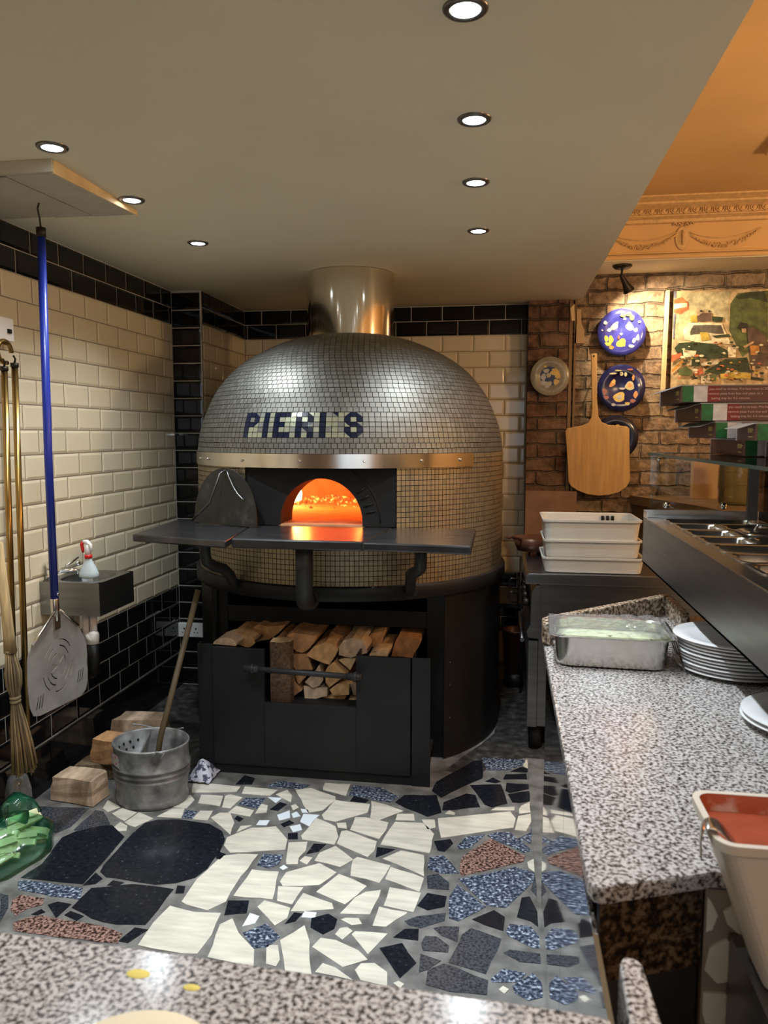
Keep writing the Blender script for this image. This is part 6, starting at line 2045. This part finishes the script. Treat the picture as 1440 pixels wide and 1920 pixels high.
# ================================================================ TOPPING UNIT
tu = thing('topping_unit', (0.72, 2.3, WTZ), 'long stainless refrigerated topping unit with sunken pans, raised over the worktop', 'topping unit')
ux0, ux1, uy0, uy1, uz0, uz1 = 0.522, 0.93, 0.95, 3.01, 1.066, 1.234
m = MB()
m.box(ux0, ux0 + 0.004, uy0, uy1, uz0, uz1)
m.box(ux1 - 0.004, ux1, uy0, uy1, uz0, uz1)
m.box(ux0, ux1, uy1 - 0.004, uy1, uz0, uz1)
m.box(ux0, ux1, uy0, uy0 + 0.004, uz0, uz1)
m.box(ux0, ux1, uy0, uy1, uz0, uz0 + 0.006)
m.build('body', 'steel_dull', tu)
m = MB()
m.box(ux0, ux0 + 0.053, uy0, uy1 - 0.03, uz1, uz1 + 0.004)
m.box(ux1 - 0.05, ux1, uy0, uy1, uz1, uz1 + 0.004)
m.box(ux0, ux1, uy1 - 0.05, uy1, uz1, uz1 + 0.004)
m.build('rim', 'steel', tu, bevel=0.001)
m = MB()
m.box(ux0, ux1, uy1 - 0.003, uy1, uz1, uz1 + 0.030)
m.box(ux0, ux0 + 0.003, uy1 - 0.07, uy1, uz1, uz1 + 0.028)
m.build('upstand', 'steel', tu)
m = MB()
m.box(0.87, 0.92, 1.3, 2.78, WTZ + 0.001, uz0)
m.build('support_leg', 'steel_dull', tu)


def gn_pan(x0, x1, y0, y1, lab, fill=None, lid=False):
    t = thing('topping_pan', ((x0 + x1) / 2, (y0 + y1) / 2, uz1 - 0.09), lab, 'food pan', 'small pans sunk in the topping unit')
    m = MB()
    z1 = uz1 + 0.0055
    L = [(0.012, z1 - 0.095), (0.008, z1 - 0.004), (-0.002, z1 - 0.001), (-0.002, z1 + 0.001), (0.009, z1 + 0.001), (0.012, z1 - 0.004), (0.018, z1 - 0.08), (0.03, z1 - 0.088)]
    loft(m, [rrect(x0 + i, x1 - i, y0 + i, y1 - i, 0.022, zz, 5) for i, zz in L], 0, True, True, True)
    o = m.build('pan_body', 'steel', t)
    o.modifiers.new('es', 'EDGE_SPLIT')
    if fill:
        m = MB()
        loft(m, [rrect(x0 + .014, x1 - .014, y0 + .014, y1 - .014, 0.018, z1 - 0.04, 5), rrect(x0 + .05, x1 - .05, y0 + .03, y1 - .03, 0.012, z1 - 0.034, 5)], 0, False, True, True)
        m.build('topping', fill, t)
    if lid:
        m = MB()
        loft(m, [rrect(x0 + .003, x1 - .003, y0 + .003, y1 - .003, 0.02, z1 + 0.002, 5), rrect(x0 + .003, x1 - .003, y0 + .003, y1 - .003, 0.02, z1 + 0.006, 5), rrect(x0 + .02, x1 - .02, y0 + .02, y1 - .02, 0.015, z1 + 0.012, 5)], 0, True, True, True)
        m.tube([((x0 + x1) / 2 - 0.03, (y0 + y1) / 2, z1 + 0.012), ((x0 + x1) / 2 - 0.02, (y0 + y1) / 2, z1 + 0.03), ((x0 + x1) / 2 + 0.02, (y0 + y1) / 2, z1 + 0.03), ((x0 + x1) / 2 + 0.03, (y0 + y1) / 2, z1 + 0.012)], 0.004, 8)
        m.build('lid', 'steel', t)


yy = 2.93
rows_ = [(0.165, 1, 'farthest'), (0.165, 2, 'second farthest'), (0.165, 2, 'third farthest'), (0.165, 2, 'fourth farthest'), (0.165, 1, 'fifth farthest'), (0.165, 2, 'sixth farthest'), (0.165, 1, 'seventh farthest'), (0.165, 1, 'eighth farthest')]
M['ham'] = mat('cured_meat', (0.30, 0.07, 0.05), 0.4, var=0.3, scale=30)
M['olive'] = mat('olives', (0.05, 0.045, 0.02), 0.3, var=0.4, scale=50)
for i, (d_, n_, nm) in enumerate(rows_):
    y1_ = yy - 0.002
    y0_ = yy - d_ + 0.006
    if n_ == 1:
        gn_pan(ux0 + 0.05, ux1 - 0.055, y0_, y1_, 'wide open steel pan in the topping unit, %s row from us' % nm, [None, 0, 0, 0, 'olive', 0, 'ham', 'cheese'][i] or None, lid=False)
    else:
        xm = ux0 + 0.05 + 0.15
        gn_pan(ux0 + 0.05, xm - 0.003, y0_, y1_, 'square steel pan on the rim side of the topping unit, %s row' % nm, [None, 'olive', None, 'dark_hole', None, 'ham', None, None][i])
        gn_pan(xm + 0.003, ux1 - 0.055, y0_, y1_, 'steel pan on the far side of the topping unit, %s row' % nm, None, lid=(i == 2))
    yy -= d_

# glass screen, shelf and post
gs = thing('glass_guard', (0.75, 2.4, uz1), 'glass sneeze guard with a top shelf over the topping unit', 'glass guard')
m = MB()
m.box(0.905, 0.913, 1.0, 3.0, uz1 + 0.006, 1.468)
m.box(0.54, 0.913, 3.0, 3.006, uz1 + 0.034, 1.468)
m.build('glass_panel', 'glass', gs)
m = MB()
m.prism([(0.541, 3.07), (0.575, 1.4), (1.12, 1.4), (1.12, 3.07)], 'z', 1.470, 1.476)
m.build('glass_shelf', 'glass', gs)
m = MB()
m.prism([(0.5405, 3.072), (0.5745, 1.4), (0.5775, 1.4), (0.5435, 3.072)], 'z', 1.4685, 1.4775)
m.box(0.541, 1.12, 3.07, 3.074, 1.4685, 1.4775)
m.build('shelf_edge', 'glass_edge', gs)
for x, y in ((0.842, 2.84), (0.86, 1.45)):
    m = MB()
    m.box(x, x + 0.033, y, y + 0.02, uz1 + 0.014, 1.469)
    m.build('post', 'steel_dark', gs)
for (x, y) in ((0.60, 2.985), (0.80, 2.985)):
    m = MB()
    m.ball((x, y, 1.285), 0.014, 14)
    m.tube([(x, y, 1.285), (x, y + 0.018, 1.285)], 0.008, 10)
    m.build('clamp_knob', 'chrome', gs)
m = MB()
m.ball((0.565, 2.98, 1.455), 0.008, 10)
m.build('clamp_knob', 'chrome', gs)

# pizza boxes stepped on the glass shelf
PT = [['you need to re-heat. Pre-heat oven to 200°', 'remove pizza from box and place on a', 'baking tray for 4-5 minutes.']]


def text_mesh(s, size, name, mt, parent, loc):
    cu = bpy.data.curves.new('t', 'FONT')
    cu.body = s
    cu.size = size
    cu.extrude = 0.0003
    tmp = bpy.data.objects.new('t', cu)
    COL.objects.link(tmp)
    dg = bpy.context.evaluated_depsgraph_get()
    me = bpy.data.meshes.new_from_object(tmp.evaluated_get(dg))
    bpy.data.objects.remove(tmp)
    me.materials.clear()
    me.materials.append(M[mt])
    o = bpy.data.objects.new(name, me)
    COL.objects.link(o)
    o.parent = parent
    o.rotation_euler = (PI / 2, 0, 0)
    o.location = Vector(loc) - Vector(parent.location)
    return o


def pizza_box(x, y, z, w, d, h, label, text=True, flap=True):
    b = thing('pizza_box', (x + w / 2, y + d / 2, z), label, 'pizza box', 'flat pizza boxes stepped on the glass shelf')
    m = MB()
    m.box(x, x + w, y, y + d, z + 0.001, z + h - 0.003, 0)
    m.build('carton', 'box_brown', b)
    m = MB()
    m.box(x - 0.002, x + w + 0.002, y - 0.0005, y + d, z + h - 0.003, z + h - 0.0005, 0)
    if flap:
        m.add([(x - 0.002, y + 0.01, z + h - 0.002), (x - 0.045, y + 0.03, z + h - 0.017), (x - 0.045, y + d - 0.03, z + h - 0.017), (x - 0.002, y + d - 0.01, z + h - 0.002)], [(0, 1, 2, 3)], 0)
    m.build('lid_flap', 'cardboard', b, solid=0.0012)
    m = MB()
    m.box(x - 0.0015, x, y + d - 0.006, y + d, z, z + h - 0.003)
    m.box(x - 0.0015, x + 0.0015, y + d - 0.002, y + d + 0.001, z, z + h - 0.003)
    m.build('white_edge', 'box_white', b)
    for k, (a, c, mt) in enumerate(((0.002, 0.036, 'box_green'), (0.036, 0.078, 'box_white'), (0.078, 0.115, 'box_red'))):
        m = MB()
        m.box(x + a, x + c, y - 0.0012, y - 0.0002, z + 0.002, z + h - 0.004)
        m.build('flag_band', mt, b)
    m = MB()
    m.tube([(x - 0.0006, y + 0.03, z + h * .62), (x - 0.0006, y + 0.06, z + h * .60)], 0.0015, 5)
    for q in range(4):
        m.box(x - 0.001, x, y + 0.04 + q * 0.012, y + 0.046 + q * 0.012, z + h * 0.45, z + h * 0.72)
    m.box(x - 0.001, x, y + 0.035, y + 0.075, z + h * 0.2, z + h * 0.26)
    m.build('gold_emblem', 'box_gold', b)
    if text:
        for k, s in enumerate(PT[0]):
            if k == 2 and h < 0.05:
                continue
            text_mesh(s, 0.0105, 'printed_text', 'box_text', b, (x + (0.082, 0.080, 0.090)[k], y - 0.0012, z + h - 0.017 - 0.0145 * k))
    return b


GZ = 1.4775
pizza_box(0.755, 2.60, GZ, 0.31, 0.42, 0.055, 'brown pizza box standing directly on the glass shelf, lowest of the stepped stack', False, False)
pizza_box(0.662, 2.60, GZ + 0.056, 0.33, 0.36, 0.055, 'brown pizza box third from the top of the stepped stack', False)
pizza_box(0.617, 2.60, GZ + 0.112, 0.33, 0.38, 0.058, 'brown pizza box second from the top, with reheating text', True)
pizza_box(0.556, 2.60, GZ + 0.171, 0.34, 0.35, 0.056, 'topmost brown pizza box of the stepped stack, with reheating text', True)
pizza_box(0.800, 2.17, GZ, 0.30, 0.38, 0.050, 'brown pizza box on the glass shelf at the right edge, under another box', False, False)
pizza_box(0.722, 2.385, GZ + 0.051, 0.30, 0.20, 0.053, 'brown pizza box upper one of the nearer pair on the glass shelf', False)

# wooden ledge, jar and parcel behind the glass
m = MB()
m.prism([(0.80, 5.115), (1.05, 4.45), (1.25, 3.6), (2.4, 3.6), (2.4, 5.115)], 'z', 1.10, 1.155)
wc = thing('wooden_counter', (1.5, 4.5, 0), 'dark brown wooden counter behind the glass guard, against the brick wall', 'counter')
m.build('counter_top', 'wood_ledge', wc)
m = MB()
m.prism([(0.82, 5.11), (1.07, 4.48), (1.27, 3.65), (2.38, 3.65), (2.38, 5.11)], 'z', 0.0, 1.099)
m.build('front_panel', 'wood_ledge', wc)
jr = thing('glass_jar', (1.285, 4.55, 1.155), 'big cloudy glass jar behind the sneeze guard', 'jar')
m = MB()
m.lathe([(0.001, 0), (0.085, 0), (0.092, 0.01), (0.094, 0.22), (0.080, 0.26), (0.070, 0.275), (0.074, 0.29)], (1.285, 4.55, 1.156), 'z', 32)
m.build('jar_body', 'jar_glass', jr)
m = MB()
m.lathe([(0.001, 0.318), (0.074, 0.316), (0.078, 0.30), (0.078, 0.29), (0.001, 0.29)], (1.285, 4.55, 1.156), 'z', 28)
m.build('jar_lid', 'box_gold', jr)
m = MB()
m.box(1.135, 1.275, 4.90, 4.98, 1.156, 1.42)
m.build('paper_parcel', mat('parcel', (0.55, 0.36, 0.22), 0.8), None, at=(1.2, 4.94, 1.155), **T('pale peach paper bag standing left of the cloudy jar, seen through the glass', 'paper bag'))
gb = MB()
gb.lathe([(0.001, 0), (0.035, 0), (0.037, 0.02), (0.037, 0.09), (0.015, 0.13), (0.014, 0.17), (0.001, 0.17)], (1.30, 3.85, 1.156), 'z', 20)
gb.build('green_bottle', mat('green_glass', (0.20, 0.30, 0.22), 0.1, trans=0.5), None, at=(1.30, 3.85, 1.155), **T('small pale green bottle at the right edge behind the glass', 'bottle'))
